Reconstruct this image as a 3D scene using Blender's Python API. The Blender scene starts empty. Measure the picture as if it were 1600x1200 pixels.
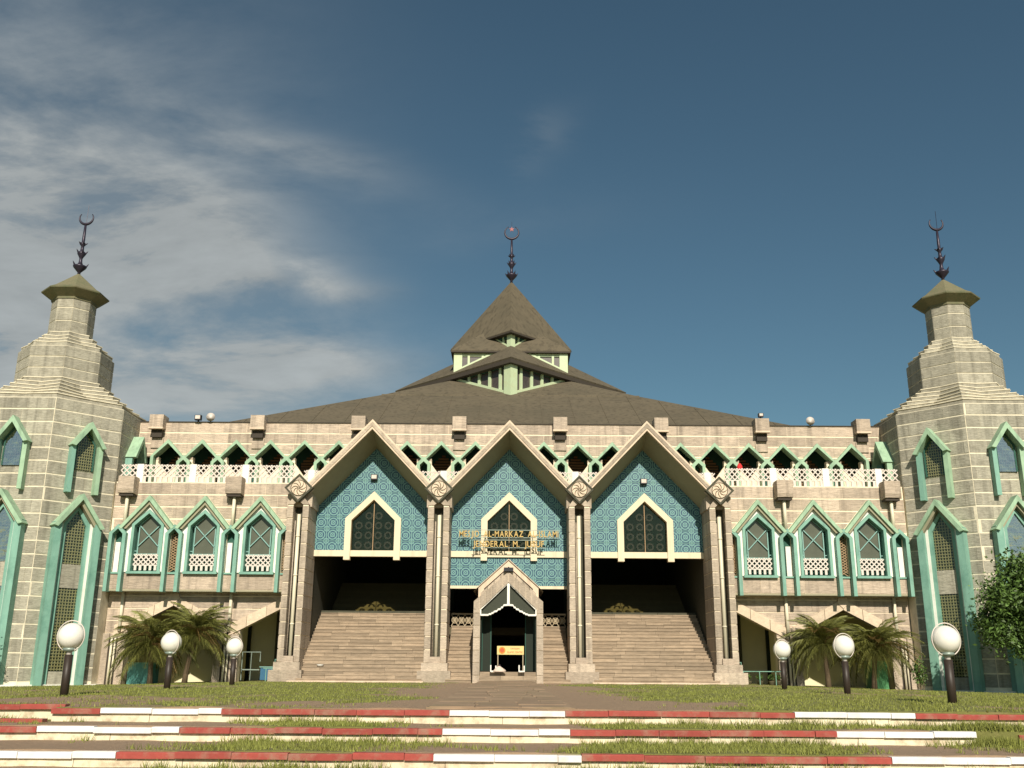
import bpy, math, random
import numpy as np
from mathutils import Vector
random.seed(7)
rng = np.random.default_rng(7)
sc = bpy.context.scene
R = math.radians
PI = math.pi

# ------------------------------------------------------------------ camera
cd = bpy.data.cameras.new('camera')
cam = bpy.data.objects.new('camera', cd)
sc.collection.objects.link(cam)
cd.sensor_width = 36.0
cd.lens = 1527.0 / 1600.0 * 36.0
cd.clip_end = 6000
cam.location = (0.1, -50.0, 0.76)
pitch, roll = R(16.1), R(0.38)
fwd = Vector((0, math.cos(pitch), math.sin(pitch)))
up0 = Vector((0, -math.sin(pitch), math.cos(pitch)))
rt0 = Vector((1, 0, 0))
rt = rt0 * math.cos(roll) + up0 * math.sin(roll)
up = up0 * math.cos(roll) - rt0 * math.sin(roll)
from mathutils import Matrix
cam.rotation_euler = Matrix((rt, up, -fwd)).transposed().to_euler()
sc.camera = cam

# ------------------------------------------------------------------ light
SUN_EL, SUN_AZ = 33.0, 5.0          # degrees; azimuth to the right of "straight behind the camera"
sd = Vector((math.sin(R(SUN_AZ)) * math.cos(R(SUN_EL)), -math.cos(R(SUN_AZ)) * math.cos(R(SUN_EL)), math.sin(R(SUN_EL))))
sl = bpy.data.lights.new('sun', 'SUN')
sl.energy = 5.0
sl.angle = R(0.5)
sl.color = (1.0, 0.915, 0.77)
sun = bpy.data.objects.new('sun', sl)
sun.rotation_euler = sd.to_track_quat('Z', 'Y').to_euler()
sc.collection.objects.link(sun)

wd = bpy.data.worlds.new("World")
sc.world = wd
wd.use_nodes = True
N, L = wd.node_tree.nodes, wd.node_tree.links
N.clear()

def nd(N, t, **k):
    n = N.new(t)
    for a, b in k.items():
        setattr(n, a, b)
    return n

def mth(N, L, op, a, b=None, c=None, clamp=False):
    n = N.new('ShaderNodeMath')
    n.operation = op
    n.use_clamp = clamp
    for i, v in enumerate((a, b, c)):
        if v is None:
            continue
        if isinstance(v, (int, float)):
            n.inputs[i].default_value = v
        else:
            L.new(v, n.inputs[i])
    return n.outputs[0]

sky = nd(N, 'ShaderNodeTexSky', sky_type='NISHITA')
sky.sun_disc = False
sky.sun_elevation = R(SUN_EL)
sky.sun_rotation = R(180 - SUN_AZ)
sky.air_density = 1.0
sky.dust_density = 0.4
sky.ozone_density = 1.6
tc = nd(N, 'ShaderNodeTexCoord')
sep = nd(N, 'ShaderNodeSeparateXYZ')
L.new(tc.outputs['Generated'], sep.inputs[0])
X_, Y_, Z_ = sep.outputs
az = mth(N, L, 'ARCTAN2', X_, Y_)
el = mth(N, L, 'ARCSINE', Z_)
# wisp noise, in a stretched flat-cloud-layer projection
den = mth(N, L, 'ADD', mth(N, L, 'ABSOLUTE', Z_), 0.18)
cmb = nd(N, 'ShaderNodeCombineXYZ')
L.new(mth(N, L, 'DIVIDE', X_, den), cmb.inputs[0])
L.new(mth(N, L, 'DIVIDE', Y_, den), cmb.inputs[1])
mp = nd(N, 'ShaderNodeMapping')
mp.inputs['Rotation'].default_value = (0, 0, R(24))
mp.inputs['Scale'].default_value = (1.1, 1.7, 1)
L.new(cmb.outputs[0], mp.inputs[0])
nz = nd(N, 'ShaderNodeTexNoise')
nz.inputs['Scale'].default_value = 2.2
nz.inputs['Detail'].default_value = 9
nz.inputs['Roughness'].default_value = 0.62
nz.inputs['Distortion'].default_value = 0.25
L.new(mp.outputs[0], nz.inputs[0])
nv = nz.outputs[0]
nz2 = nd(N, 'ShaderNodeTexNoise')
nz2.inputs['Scale'].default_value = 1.1
nz2.inputs['Detail'].default_value = 4
L.new(mp.outputs[0], nz2.inputs[0])
nv2 = nz2.outputs[0]

def pxdir(px, py):
    u, v = px - 800.0, 600.0 - py
    d = fwd * 1527.0 + rt * u + up * v
    d.normalize()
    return math.atan2(d.x, d.y), math.asin(d.z)
# soft cloud banks: (photo x, y, half-width, half-height, tilt degrees, strength)
BANKS = [(190, 370, 330, 160, -8, 1.15), (330, 340, 150, 80, 0, 0.5), (60, 160, 420, 190, 10, 0.5), (10, 540, 130, 180, 0, 1.3),
         (250, 450, 210, 70, 12, 0.5), (470, 235, 190, 34, -4, 0.55), (530, 432, 80, 36, 0, 0.75), (388, 418, 48, 26, 10, 0.7),
         (410, 575, 270, 62, 6, 0.95), (500, 550, 150, 28, 4, 0.6), (300, 640, 400, 60, 0, 0.8), (860, 205, 50, 30, 30, 0.16),
         (780, 320, 260, 50, 0, 0.08)]
az2 = mth(N, L, 'ADD', az, mth(N, L, 'MULTIPLY', mth(N, L, 'SUBTRACT', nv, 0.5), 0.22))
el2 = mth(N, L, 'ADD', el, mth(N, L, 'MULTIPLY', mth(N, L, 'SUBTRACT', nv2, 0.5), 0.16))
tot = None
for (bx, by, hw, hh, tilt, st) in BANKS:
    a0, e0 = pxdir(bx, by)
    sx, sy = hw / 1527.0, hh / 1527.0
    da = mth(N, L, 'SUBTRACT', az2, a0)
    de = mth(N, L, 'SUBTRACT', el2, e0)
    ct, s_ = math.cos(R(tilt)), math.sin(R(tilt))
    p = mth(N, L, 'ADD', mth(N, L, 'MULTIPLY', da, ct / sx), mth(N, L, 'MULTIPLY', de, s_ / sx))
    q = mth(N, L, 'ADD', mth(N, L, 'MULTIPLY', de, ct / sy), mth(N, L, 'MULTIPLY', da, -s_ / sy))
    r2 = mth(N, L, 'ADD', mth(N, L, 'MULTIPLY', p, p), mth(N, L, 'MULTIPLY', q, q))
    g = mth(N, L, 'MULTIPLY', mth(N, L, 'EXPONENT', mth(N, L, 'MULTIPLY', r2, -1.3)), st)
    tot = g if tot is None else mth(N, L, 'ADD', tot, g)
# the sky behind the photographer carries the same broken cirrus
back = mth(N, L, 'MULTIPLY', mth(N, L, 'SUBTRACT', 0.1, Y_, clamp=True), 0.35)
tot = mth(N, L, 'ADD', tot, back)
wisp = nd(N, 'ShaderNodeMapRange')
wisp.inputs['From Min'].default_value = 0.36
wisp.inputs['From Max'].default_value = 0.62
L.new(nv, wisp.inputs[0])
cl = mth(N, L, 'MULTIPLY', tot, mth(N, L, 'ADD', mth(N, L, 'MULTIPLY', wisp.outputs[0], 0.8), 0.3), clamp=True)
# clouds glow forward near the sun direction
sdn = nd(N, 'ShaderNodeVectorMath', operation='DOT_PRODUCT')
L.new(tc.outputs['Generated'], sdn.inputs[0])
sdn.inputs[1].default_value = sd
fs = mth(N, L, 'POWER', mth(N, L, 'MAXIMUM', sdn.outputs['Value'], 0.0), 4.0)
cb = mth(N, L, 'MULTIPLY', mth(N, L, 'ADD', mth(N, L, 'MULTIPLY', fs, 6.0), 5.9), mth(N, L, 'ADD', mth(N, L, 'MULTIPLY', nv, 1.1), 0.42))
ccol = nd(N, 'ShaderNodeMixRGB', blend_type='MULTIPLY')
ccol.inputs[0].default_value = 1
ccol.inputs[1].default_value = (0.93, 0.98, 0.97, 1)
L.new(cb, ccol.inputs[2])
tint = nd(N, 'ShaderNodeMixRGB', blend_type='MULTIPLY')
tint.inputs[0].default_value = 1
tint.inputs[2].default_value = (0.68, 0.86, 0.78, 1)
L.new(sky.outputs[0], tint.inputs[1])
mixc = nd(N, 'ShaderNodeMixRGB')
L.new(mth(N, L, 'MULTIPLY', cl, 0.86), mixc.inputs[0])
L.new(tint.outputs[0], mixc.inputs[1])
L.new(ccol.outputs[0], mixc.inputs[2])
bg = nd(N, 'ShaderNodeBackground')
bg.inputs[1].default_value = 0.069
L.new(mixc.outputs[0], bg.inputs[0])
wo = nd(N, 'ShaderNodeOutputWorld')
L.new(bg.outputs[0], wo.inputs[0])

sc.view_settings.view_transform = 'Standard'
sc.view_settings.look = 'None'
sc.view_settings.exposure = 0.12
sc.view_settings.gamma = 1
sc.view_settings.use_curve_mapping = False

# ------------------------------------------------------------------ materials
MATS = {}

def mat(name, col, rough=0.8, var=0.12, scale=(3, 3, 3), nscale=4.0, bump=0.0, island=0.0, metal=0.0, spec=0.4,
        dirt=None, dirt_amt=0.0, dirt_scale=0.6, bdist=0.02, streak=0.0):
    m = bpy.data.materials.new(name)
    m.use_nodes = True
    n, l = m.node_tree.nodes, m.node_tree.links
    b = n['Principled BSDF']
    b.inputs['Roughness'].default_value = rough
    b.inputs['Metallic'].default_value = metal
    b.inputs['Specular IOR Level'].default_value = spec
    t = n.new('ShaderNodeTexCoord')
    mpp = n.new('ShaderNodeMapping')
    mpp.inputs['Scale'].default_value = scale
    l.new(t.outputs['Object'], mpp.inputs[0])
    no = n.new('ShaderNodeTexNoise')
    no.inputs['Scale'].default_value = nscale
    no.inputs['Detail'].default_value = 6
    no.inputs['Roughness'].default_value = 0.65
    l.new(mpp.outputs[0], no.inputs[0])
    f = mth(n, l, 'ADD', mth(n, l, 'MULTIPLY', mth(n, l, 'SUBTRACT', no.outputs[0], 0.5), var * 4), 1.0)
    if island:
        g = n.new('ShaderNodeNewGeometry')
        o = n.new('ShaderNodeObjectInfo')
        rr = mth(n, l, 'FRACT', mth(n, l, 'ADD', mth(n, l, 'MULTIPLY', g.outputs['Random Per Island'], 7.31), mth(n, l, 'MULTIPLY', o.outputs['Random'], 5.17)))
        f = mth(n, l, 'MULTIPLY', f, mth(n, l, 'ADD', mth(n, l, 'MULTIPLY', mth(n, l, 'SUBTRACT', rr, 0.5), island * 2), 1.0))
    if streak:
        ms = n.new('ShaderNodeMapping')
        ms.inputs['Scale'].default_value = (2.2, 2.2, 0.12)
        l.new(t.outputs['Object'], ms.inputs[0])
        ns = n.new('ShaderNodeTexNoise')
        ns.inputs['Scale'].default_value = 1.6
        ns.inputs['Detail'].default_value = 5
        l.new(ms.outputs[0], ns.inputs[0])
        f = mth(n, l, 'MULTIPLY', f, mth(n, l, 'SUBTRACT', 1.0, mth(n, l, 'MULTIPLY', mth(n, l, 'SUBTRACT', ns.outputs[0], 0.5, clamp=True), streak * 4)))
    mx = n.new('ShaderNodeMixRGB')
    mx.blend_type = 'MULTIPLY'
    mx.inputs[0].default_value = 1
    mx.inputs[1].default_value = (*col, 1)
    l.new(f, mx.inputs[2])
    out = mx.outputs[0]
    if dirt is not None:
        n2 = n.new('ShaderNodeTexNoise')
        n2.inputs['Scale'].default_value = dirt_scale
        n2.inputs['Detail'].default_value = 7
        n2.inputs['Roughness'].default_value = 0.7
        l.new(t.outputs['Object'], n2.inputs[0])
        mr = n.new('ShaderNodeMapRange')
        mr.inputs['From Min'].default_value = 0.48
        mr.inputs['From Max'].default_value = 0.68
        mr.inputs['To Max'].default_value = dirt_amt
        l.new(n2.outputs[0], mr.inputs[0])
        m2 = n.new('ShaderNodeMixRGB')
        l.new(mr.outputs[0], m2.inputs[0])
        l.new(out, m2.inputs[1])
        m2.inputs[2].default_value = (*dirt, 1)
        out = m2.outputs[0]
    l.new(out, b.inputs['Base Color'])
    if bump:
        bp = n.new('ShaderNodeBump')
        bp.inputs['Strength'].default_value = bump
        bp.inputs['Distance'].default_value = bdist
        l.new(no.outputs[0], bp.inputs['Height'])
        l.new(bp.outputs[0], b.inputs['Normal'])
    MATS[name] = m
    return m

stone = mat('rough_pinkish_stone', (.50, .405, .315), .9, .30, (.9, .9, 6.5), 3.2, .9, .17, dirt=(.27, .225, .18), dirt_amt=.6, dirt_scale=1.9, bdist=.04, streak=.45)
stone_t = mat('grey_tower_stone', (.37, .345, .275), .9, .30, (1.2, 1.2, 5), 3.6, .9, .18, dirt=(.20, .185, .14), dirt_amt=.6, dirt_scale=2.2, bdist=.04, streak=.45)
floor_m = mat('red_brown_terrace_floor', (.11, .05, .04), .8, .1)
arch_m = mat('pale_arch_stone', (.62, .50, .37), .9, .2, (2, 2, 3), 3, .5, .1)
stone_s = mat('stair_stone', (.33, .255, .18), .9, .30, (.8, 2, 5), 2.8, .7, .24, dirt=(.26, .20, .14), dirt_amt=.55, dirt_scale=1.4, bdist=.03)
stone_p = mat('pillar_stone', (.44, .365, .285), .9, .28, (2, 2, 5), 3.6, .8, .2, dirt=(.26, .21, .16), dirt_amt=.5, dirt_scale=1.9, bdist=.03, streak=.3)
mortar = mat('cream_mortar', (.86, .74, .56), .9, .08, (3, 3, 3), 3, .3, dirt=(.4, .33, .24), dirt_amt=.5, dirt_scale=1.2)
mortar_t = mat('tower_mortar', (.76, .69, .53), .9, .08, (3, 3, 3), 3, .3, dirt=(.34, .3, .22), dirt_amt=.5, dirt_scale=1.2)
trim = mat('cream_render', (.72, .57, .43), .8, .08, (2, 2, 2), 2, .2, dirt=(.42, .33, .25), dirt_amt=.4, dirt_scale=1.0, streak=.25)
beamm = mat('cream_beam_paint', (.74, .64, .46), .7, .04, (2, 2, 2), 3, .1, streak=.15)
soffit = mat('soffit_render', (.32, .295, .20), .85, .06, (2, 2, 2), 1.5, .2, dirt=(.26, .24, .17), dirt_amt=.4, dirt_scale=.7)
green = mat('sunlit_hood_green', (.34, .50, .34), .65, .10, (2, 2, 1), 2.4, .15, dirt=(.12, .25, .16), dirt_amt=.45, dirt_scale=1.4, streak=.35)  # hood green in a yellower tone, sunlight put into the colour
teal = mat('teal_and_shaded_green', (.21, .40, .32), .6, .10, (2, 2, .6), 3, .15, dirt=(.08, .22, .17), dirt_amt=.5, dirt_scale=1.2, streak=.3)  # real teal on frames; on legs the hood green's shade painted in
tealf = mat('pale_teal_frame_paint', (.22, .40, .36), .5, .05, (3, 3, 3), 3)
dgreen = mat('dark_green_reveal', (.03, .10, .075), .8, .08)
white = mat('white_paint', (.80, .78, .72), .6, .04, (2, 2, .6), 3, dirt=(.5, .46, .38), dirt_amt=.3, dirt_scale=1.4)
whitel = mat('white_railing_paint', (.68, .61, .55), .7, .05, (4, 4, 4), 3, dirt=(.5, .4, .34), dirt_amt=.4, dirt_scale=2)
pipe = mat('cream_pipe', (.74, .68, .52), .5, .05, (3, 3, .6), 3, streak=.2)
roofm = mat('brown_roof_sheet', (.125, .102, .066), .8, .10, (.5, .5, 1.2), 1.2, .15, dirt=(.085, .073, .048), dirt_amt=.6, dirt_scale=.35, streak=.5)
roofedge = mat('dark_roof_edge', (.05, .04, .03), .8)
cream_g = mat('pale_green_post_paint', (.52, .62, .40), .6, .06, (2, 2, .8), 3, dirt=(.5, .45, .26), dirt_amt=.4, dirt_scale=1.2)
capm = mat('mossy_cap_render', (.17, .155, .09), .85, .15, (3, 3, 3), 3, .4, dirt=(.09, .12, .06), dirt_amt=.6, dirt_scale=1.5)
dark = mat('dark_interior', (.02, .028, .02), .9, .05)  # near-black: deep shade of enclosed interiors put into the colour
dstair = mat('inner_stair_stone', (.115, .10, .058), .9, .15, (1, 1, 3), 3, .3, .1)  # inner stair tone darkened, porch shade put into the colour
inner = mat('porch_side_stone', (.07, .068, .046), .9, .2, (1.2, 1.2, 3.5), 2.6, .4, .15)  # low tone carries the porch interior's shade in the colour
wood = mat('brown_boards', (.28, .14, .06), .7, .15, (1, 1, 8), 3, .2, .2)
olive_gr = mat('olive_lattice', (.012, .018, .008), .7, .1)
brown_gr = mat('brown_lattice', (.34, .23, .13), .8, .08)
tanbar = mat('tan_grille_bar', (.46, .38, .26), .7, .08)
room = mat('beige_room_wall', (.75, .69, .48), .9, .06, (1, 1, 1), 1.5)
black = mat('black_iron', (.012, .012, .018), .45, .1)
finm = mat('dark_finial_metal', (.035, .028, .045), .4, .15, metal=.3)
redp = mat('red_star_paint', (.30, .05, .05), .5)
postm = mat('dark_brown_post', (.035, .024, .018), .5, .15, (4, 4, 1), 4, .1)
brass = mat('gold_letter', (.52, .36, .13), .35, .1, metal=.3)
rail_m = mat('thin_steel_rail', (.28, .34, .30), .4, .05, metal=.3)
kred = mat('red_kerb_paint', (.34, .065, .05), .8, .14, (2, 2, 2), 4, .3, .12, dirt=(.33, .20, .14), dirt_amt=.8, dirt_scale=3.4)
kwhite = mat('white_kerb_paint', (.80, .78, .76), .7, .04, (2, 2, 2), 4, .2, .03, dirt=(.55, .47, .40), dirt_amt=.5, dirt_scale=2.4)
kriser = mat('cream_kerb_plaster', (.72, .64, .46), .85, .08, (2, 2, 2), 5, .6, .06, dirt=(.30, .20, .12), dirt_amt=.8, dirt_scale=2.8)
bark = mat('bark', (.12, .085, .05), .9, .2, (4, 4, 2), 6, .6)
palm_l = mat('palm_leaf', (.16, .165, .04), .55, .2, (3, 3, 3), 2, 0, .45)
palm_d = mat('dry_palm_leaf', (.20, .13, .045), .7, .2, (3, 3, 3), 2, 0, .4)
leafm = mat('tree_leaf', (.08, .14, .03), .5, .2, (2, 2, 2), 2, 0, .5)
grassm = mat('grass_blade', (.20, .215, .045), .7, .15, (1, 1, 1), 1.0, 0, .4)
pathm = mat('brown_paving', (.31, .215, .14), .9, .2, (1, 1, 1), 2, .3, .15, dirt=(.12, .12, .05), dirt_amt=.5, dirt_scale=.8)
tealbox = mat('teal_box_paint', (.12, .36, .32), .5, .06)
greenbox = mat('green_box_paint', (.10, .32, .13), .5, .06)
signy = mat('cream_yellow_sign', (.66, .54, .22), .6, .05)
orange = mat('orange_emblem', (.62, .24, .03), .6)
redt = mat('red_sign_print', (.50, .10, .03), .6)
tileback = mat('pale_tile_joint', (.20, .36, .33), .7)
cloth = mat('pale_cloth', (.62, .50, .42), .9)
bluem = mat('blue_tarp', (.03, .12, .22), .6)

def glass_mat(name, col, transp, refl, rough=.03, wav=0.0, wscale=1.0):
    m = bpy.data.materials.new(name)
    m.use_nodes = True
    n, l = m.node_tree.nodes, m.node_tree.links
    n.clear()
    tr = n.new('ShaderNodeBsdfTransparent')
    tr.inputs[0].default_value = (*[min(1, c) for c in transp], 1)
    gl = n.new('ShaderNodeBsdfGlossy')
    gl.inputs['Color'].default_value = (*col, 1)
    gl.inputs['Roughness'].default_value = rough
    if wav:
        t = n.new('ShaderNodeTexCoord')
        vo = n.new('ShaderNodeTexNoise')
        vo.inputs['Scale'].default_value = wscale
        l.new(t.outputs['Object'], vo.inputs[0])
        bp = n.new('ShaderNodeBump')
        bp.inputs['Strength'].default_value = wav
        bp.inputs['Distance'].default_value = .05
        l.new(vo.outputs[0], bp.inputs['Height'])
        l.new(bp.outputs[0], gl.inputs['Normal'])
    mx = n.new('ShaderNodeMixShader')
    mx.inputs[0].default_value = refl
    l.new(tr.outputs[0], mx.inputs[1])
    l.new(gl.outputs[0], mx.inputs[2])
    o = n.new('ShaderNodeOutputMaterial')
    l.new(mx.outputs[0], o.inputs[0])
    MATS[name] = m
    return m
pane_dark = glass_mat('dark_green_glass', (.6, .7, .6), (.90, .86, .62), .05)
pane_tower = glass_mat('mirror_window_glass', (.95, .95, .95), (.85, .88, .8), .04, .02, .25, 3.0)
pane_glare = glass_mat('glare_window_glass', (1, 1, 1), (.7, .7, .65), .42, .02, .55, 2.6)  # front-face copy of the tower glass, reflectance raised to put in glare
pane_olive = mat('olive_grey_pane', (.10, .105, .075), .22, .2, (1, 1, 1), 1.2, spec=.6)
pane_tymp = mat('dark_olive_pane', (.035, .04, .025), .45, .15, spec=.3)
pane_brown = mat('dusty_brown_pane', (.07, .055, .05), .3, .3, (1, 1, 1), 5, spec=.5)
globe_m = mat('white_acrylic_globe', (.82, .79, .72), .18, .03, spec=.6, dirt=(.55, .5, .42), dirt_amt=.25, dirt_scale=2.5)

# blue patterned tile (flat print on each tile)
PT = .62
def tile_material():
    m = bpy.data.materials.new('blue_patterned_tile')
    m.use_nodes = True
    n, l = m.node_tree.nodes, m.node_tree.links
    b = n['Principled BSDF']
    t = n.new('ShaderNodeTexCoord')
    s = n.new('ShaderNodeSeparateXYZ')
    l.new(t.outputs['Object'], s.inputs[0])
    fx = mth(n, l, 'SUBTRACT', mth(n, l, 'FRACT', mth(n, l, 'ADD', mth(n, l, 'DIVIDE', s.outputs[0], PT), 50.0)), 0.5)
    fz = mth(n, l, 'SUBTRACT', mth(n, l, 'FRACT', mth(n, l, 'ADD', mth(n, l, 'DIVIDE', s.outputs[2], PT), 50.0)), 0.5)
    ax, azz = mth(n, l, 'ABSOLUTE', fx), mth(n, l, 'ABSOLUTE', fz)
    def rad(a, c):
        return mth(n, l, 'SQRT', mth(n, l, 'ADD', mth(n, l, 'MULTIPLY', a, a), mth(n, l, 'MULTIPLY', c, c)))
    r1 = rad(ax, azz)
    r2 = rad(mth(n, l, 'SUBTRACT', 0.5, ax), mth(n, l, 'SUBTRACT', 0.5, azz))
    def line(v, c, w):
        return mth(n, l, 'LESS_THAN', mth(n, l, 'ABSOLUTE', mth(n, l, 'SUBTRACT', v, c)), w)
    tot = None
    for v, c, w in ((r1, .16, .036), (r1, .36, .040), (r2, .20, .036), (ax, .5, .035), (azz, .5, .035), (r1, .0, .05)):
        g = line(v, c, w)
        tot = g if tot is None else mth(n, l, 'MAXIMUM', tot, g)
    dg = mth(n, l, 'LESS_THAN', mth(n, l, 'ABSOLUTE', mth(n, l, 'SUBTRACT', ax, azz)), .022)
    tot = mth(n, l, 'MAXIMUM', tot, dg)
    no = n.new('ShaderNodeTexNoise')
    no.inputs['Scale'].default_value = 1.3
    no.inputs['Detail'].default_value = 5
    l.new(t.outputs['Object'], no.inputs[0])
    o = n.new('ShaderNodeObjectInfo')
    c1 = n.new('ShaderNodeMixRGB')
    c1.inputs[1].default_value = (.009, .052, .115, 1)
    c1.inputs[2].default_value = (.016, .078, .125, 1)
    l.new(mth(n, l, 'ADD', mth(n, l, 'MULTIPLY', no.outputs[0], .7), mth(n, l, 'MULTIPLY', o.outputs['Random'], .3)), c1.inputs[0])
    mx = n.new('ShaderNodeMixRGB')
    l.new(tot, mx.inputs[0])
    l.new(c1.outputs[0], mx.inputs[1])
    mx.inputs[2].default_value = (.15, .32, .30, 1)
    l.new(mx.outputs[0], b.inputs['Base Color'])
    b.inputs['Roughness'].default_value = .45
    return m
tile_m = tile_material()

# ------------------------------------------------------------------ mesh tools
def link(o):
    sc.collection.objects.link(o)
    return o

def origin(o):
    v = Vector((0, 0, 0))
    while o is not None:
        v += Vector(o.location)
        o = o.parent
    return v

class Fr:                                   # a wall face: origin, direction along it, outward normal
    def __init__(s, o=(0, 0, 0), u=(1, 0, 0), n=(0, -1, 0)):
        s.o, s.u, s.n = Vector(o), Vector(u), Vector(n)
    def __call__(s, a, b, c=0.0):
        return s.o + s.u * a + s.n * c + Vector((0, 0, b))
F0 = Fr()

class MB:
    def __init__(s):
        s.v, s.f = [], []
    def poly(s, pts):
        i = len(s.v)
        s.v += [tuple(p) for p in pts]
        s.f.append(tuple(range(i, i + len(pts))))
        return s
    def prism(s, pts2, n0, n1, fr=F0, back=True):
        """convex or simple 2D polygon (a,z) extruded from offset n0 to n1 along the face normal"""
        k = len(pts2)
        i = len(s.v)
        s.v += [tuple(fr(a, b, n0)) for a, b in pts2] + [tuple(fr(a, b, n1)) for a, b in pts2]
        area = sum(pts2[j][0] * pts2[(j + 1) % k][1] - pts2[(j + 1) % k][0] * pts2[j][1] for j in range(k))
        o = list(range(k)) if area > 0 else list(range(k))[::-1]
        s.f.append(tuple(i + k + j for j in o))
        if back:
            s.f.append(tuple(i + j for j in o[::-1]))
        for q in range(k):
            a, b = o[q], o[(q + 1) % k]
            s.f.append((i + a, i + b, i + k + b, i + k + a))
        return s
    def box(s, x0, x1, y0, y1, z0, z1):
        x0, x1 = min(x0, x1), max(x0, x1)
        return s.prism([(x0, z0), (x1, z0), (x1, z1), (x0, z1)], -max(y0, y1), -min(y0, y1))
    def fbox(s, fr, a0, a1, z0, z1, n0, n1):
        return s.prism([(a0, z0), (a1, z0), (a1, z1), (a0, z1)], n0, n1, fr)
    def band(s, outer, inn, n0, n1, fr=F0, closed=False):
        """strip between two polylines with the same number of points, extruded"""
        k = len(outer)
        i = len(s.v)
        for n_ in (n0, n1):
            for p in outer: s.v.append(tuple(fr(p[0], p[1], n_)))
            for p in inn: s.v.append(tuple(fr(p[0], p[1], n_)))
        OB, IB, OF, IF = i, i + k, i + 2 * k, i + 3 * k
        rngk = range(k if closed else k - 1)
        for j in rngk:
            h = (j + 1) % k
            s.f.append((OF + j, OF + h, IF + h, IF + j))
            s.f.append((OB + h, OB + j, IB + j, IB + h))
            s.f.append((OB + j, OB + h, OF + h, OF + j))
            s.f.append((IF + j, IF + h, IB + h, IB + j))
        if not closed:
            s.f.append((OB, OF, IF, IB))
            s.f.append((OB + k - 1, IB + k - 1, IF + k - 1, OF + k - 1))
        return s
    def bar(s, p0, p1, w, d=None):
        d = d or w
        p0, p1 = Vector(p0), Vector(p1)
        t = (p1 - p0).normalized()
        a = t.cross(Vector((0, 1, 0)))
        if a.length < .1: a = t.cross(Vector((1, 0, 0)))
        a.normalize()
        b = t.cross(a).normalized()
        i = len(s.v)
        for p in (p0, p1):
            for sa, sb in ((-1, -1), (1, -1), (1, 1), (-1, 1)):
                s.v.append(tuple(p + a * sa * w / 2 + b * sb * d / 2))
        s.f += [(i, i + 1, i + 2, i + 3), (i + 7, i + 6, i + 5, i + 4)]
        for q in range(4):
            r = (q + 1) % 4
            s.f.append((i + q, i + 4 + q, i + 4 + r, i + r))
        return s
    def tube(s, pts, rad, n=8, cap=True):
        pts = [Vector(p) for p in pts]
        rads = rad if isinstance(rad, (list, tuple)) else [rad] * len(pts)
        i = len(s.v)
        ref = Vector((0, 1, 0))
        for j, p in enumerate(pts):
            t = (pts[min(j + 1, len(pts) - 1)] - pts[max(j - 1, 0)]).normalized()
            a = t.cross(ref)
            if a.length < .05: a = t.cross(Vector((1, 0, 0)))
            a.normalize()
            b = t.cross(a)
            for q in range(n):
                an = 2 * PI * q / n
                s.v.append(tuple(p + (a * math.cos(an) + b * math.sin(an)) * rads[j]))
        for j in range(len(pts) - 1):
            for q in range(n):
                r = (q + 1) % n
                s.f.append((i + j * n + q, i + (j + 1) * n + q, i + (j + 1) * n + r, i + j * n + r))
        if cap:
            s.f.append(tuple(i + q for q in range(n)))
            s.f.append(tuple(i + (len(pts) - 1) * n + q for q in range(n))[::-1])
        return s
    def lathe(s, c, prof, n=16):
        return s.tube([(c[0], c[1], c[2] + z) for r, z in prof], [max(r, .001) for r, z in prof], n)
    def rings(s, rs):
        """loft closed loops of 3D points; caps on first and last"""
        k = len(rs[0])
        i = len(s.v)
        for r in rs: s.v += [tuple(p) for p in r]
        for j in range(len(rs) - 1):
            for q in range(k):
                r = (q + 1) % k
                s.f.append((i + j * k + q, i + j * k + r, i + (j + 1) * k + r, i + (j + 1) * k + q))
        s.f.append(tuple(i + q for q in range(k))[::-1])
        s.f.append(tuple(i + (len(rs) - 1) * k + q for q in range(k)))
        return s
    def build(s, name, m, parent=None, smooth=False, kind=None):
        me = bpy.data.meshes.new(name)
        off = origin(parent) if parent is not None else Vector((0, 0, 0))
        me.from_pydata([(x - off.x, y - off.y, z - off.z) for x, y, z in s.v], [], s.f)
        me.materials.append(m)
        if smooth:
            for p in me.polygons: p.use_smooth = True
        o = bpy.data.objects.new(name, me)
        link(o)
        o.parent = parent
        if kind: o['kind'] = kind
        return o

def thing(name, label, cat, loc=(0, 0, 0), group=None):
    o = bpy.data.objects.new(name, None)
    o.empty_display_size = .3
    link(o)
    o.location = loc
    o['label'], o['category'] = label, cat
    if group: o['group'] = group
    return o

def copy_tree(o, parent=None):
    c = o.copy()
    link(c)
    c.parent = parent
    for ch in list(o.children): copy_tree(ch, c)
    return c

def clip(poly, a, b, keep_left=True):
    out = []
    k = len(poly)
    def side(p):
        s_ = (b[0] - a[0]) * (p[1] - a[1]) - (b[1] - a[1]) * (p[0] - a[0])
        return s_ if keep_left else -s_
    for i in range(k):
        p, q = poly[i], poly[(i + 1) % k]
        sp, sq = side(p), side(q)
        if sp >= 0: out.append(p)
        if (sp > 0 and sq < 0) or (sp < 0 and sq > 0):
            t = sp / (sp - sq)
            out.append((p[0] + (q[0] - p[0]) * t, p[1] + (q[1] - p[1]) * t))
    return out

def area(p):
    return abs(sum(p[i][0] * p[(i + 1) % len(p)][1] - p[(i + 1) % len(p)][0] * p[i][1] for i in range(len(p)))) / 2

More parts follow.
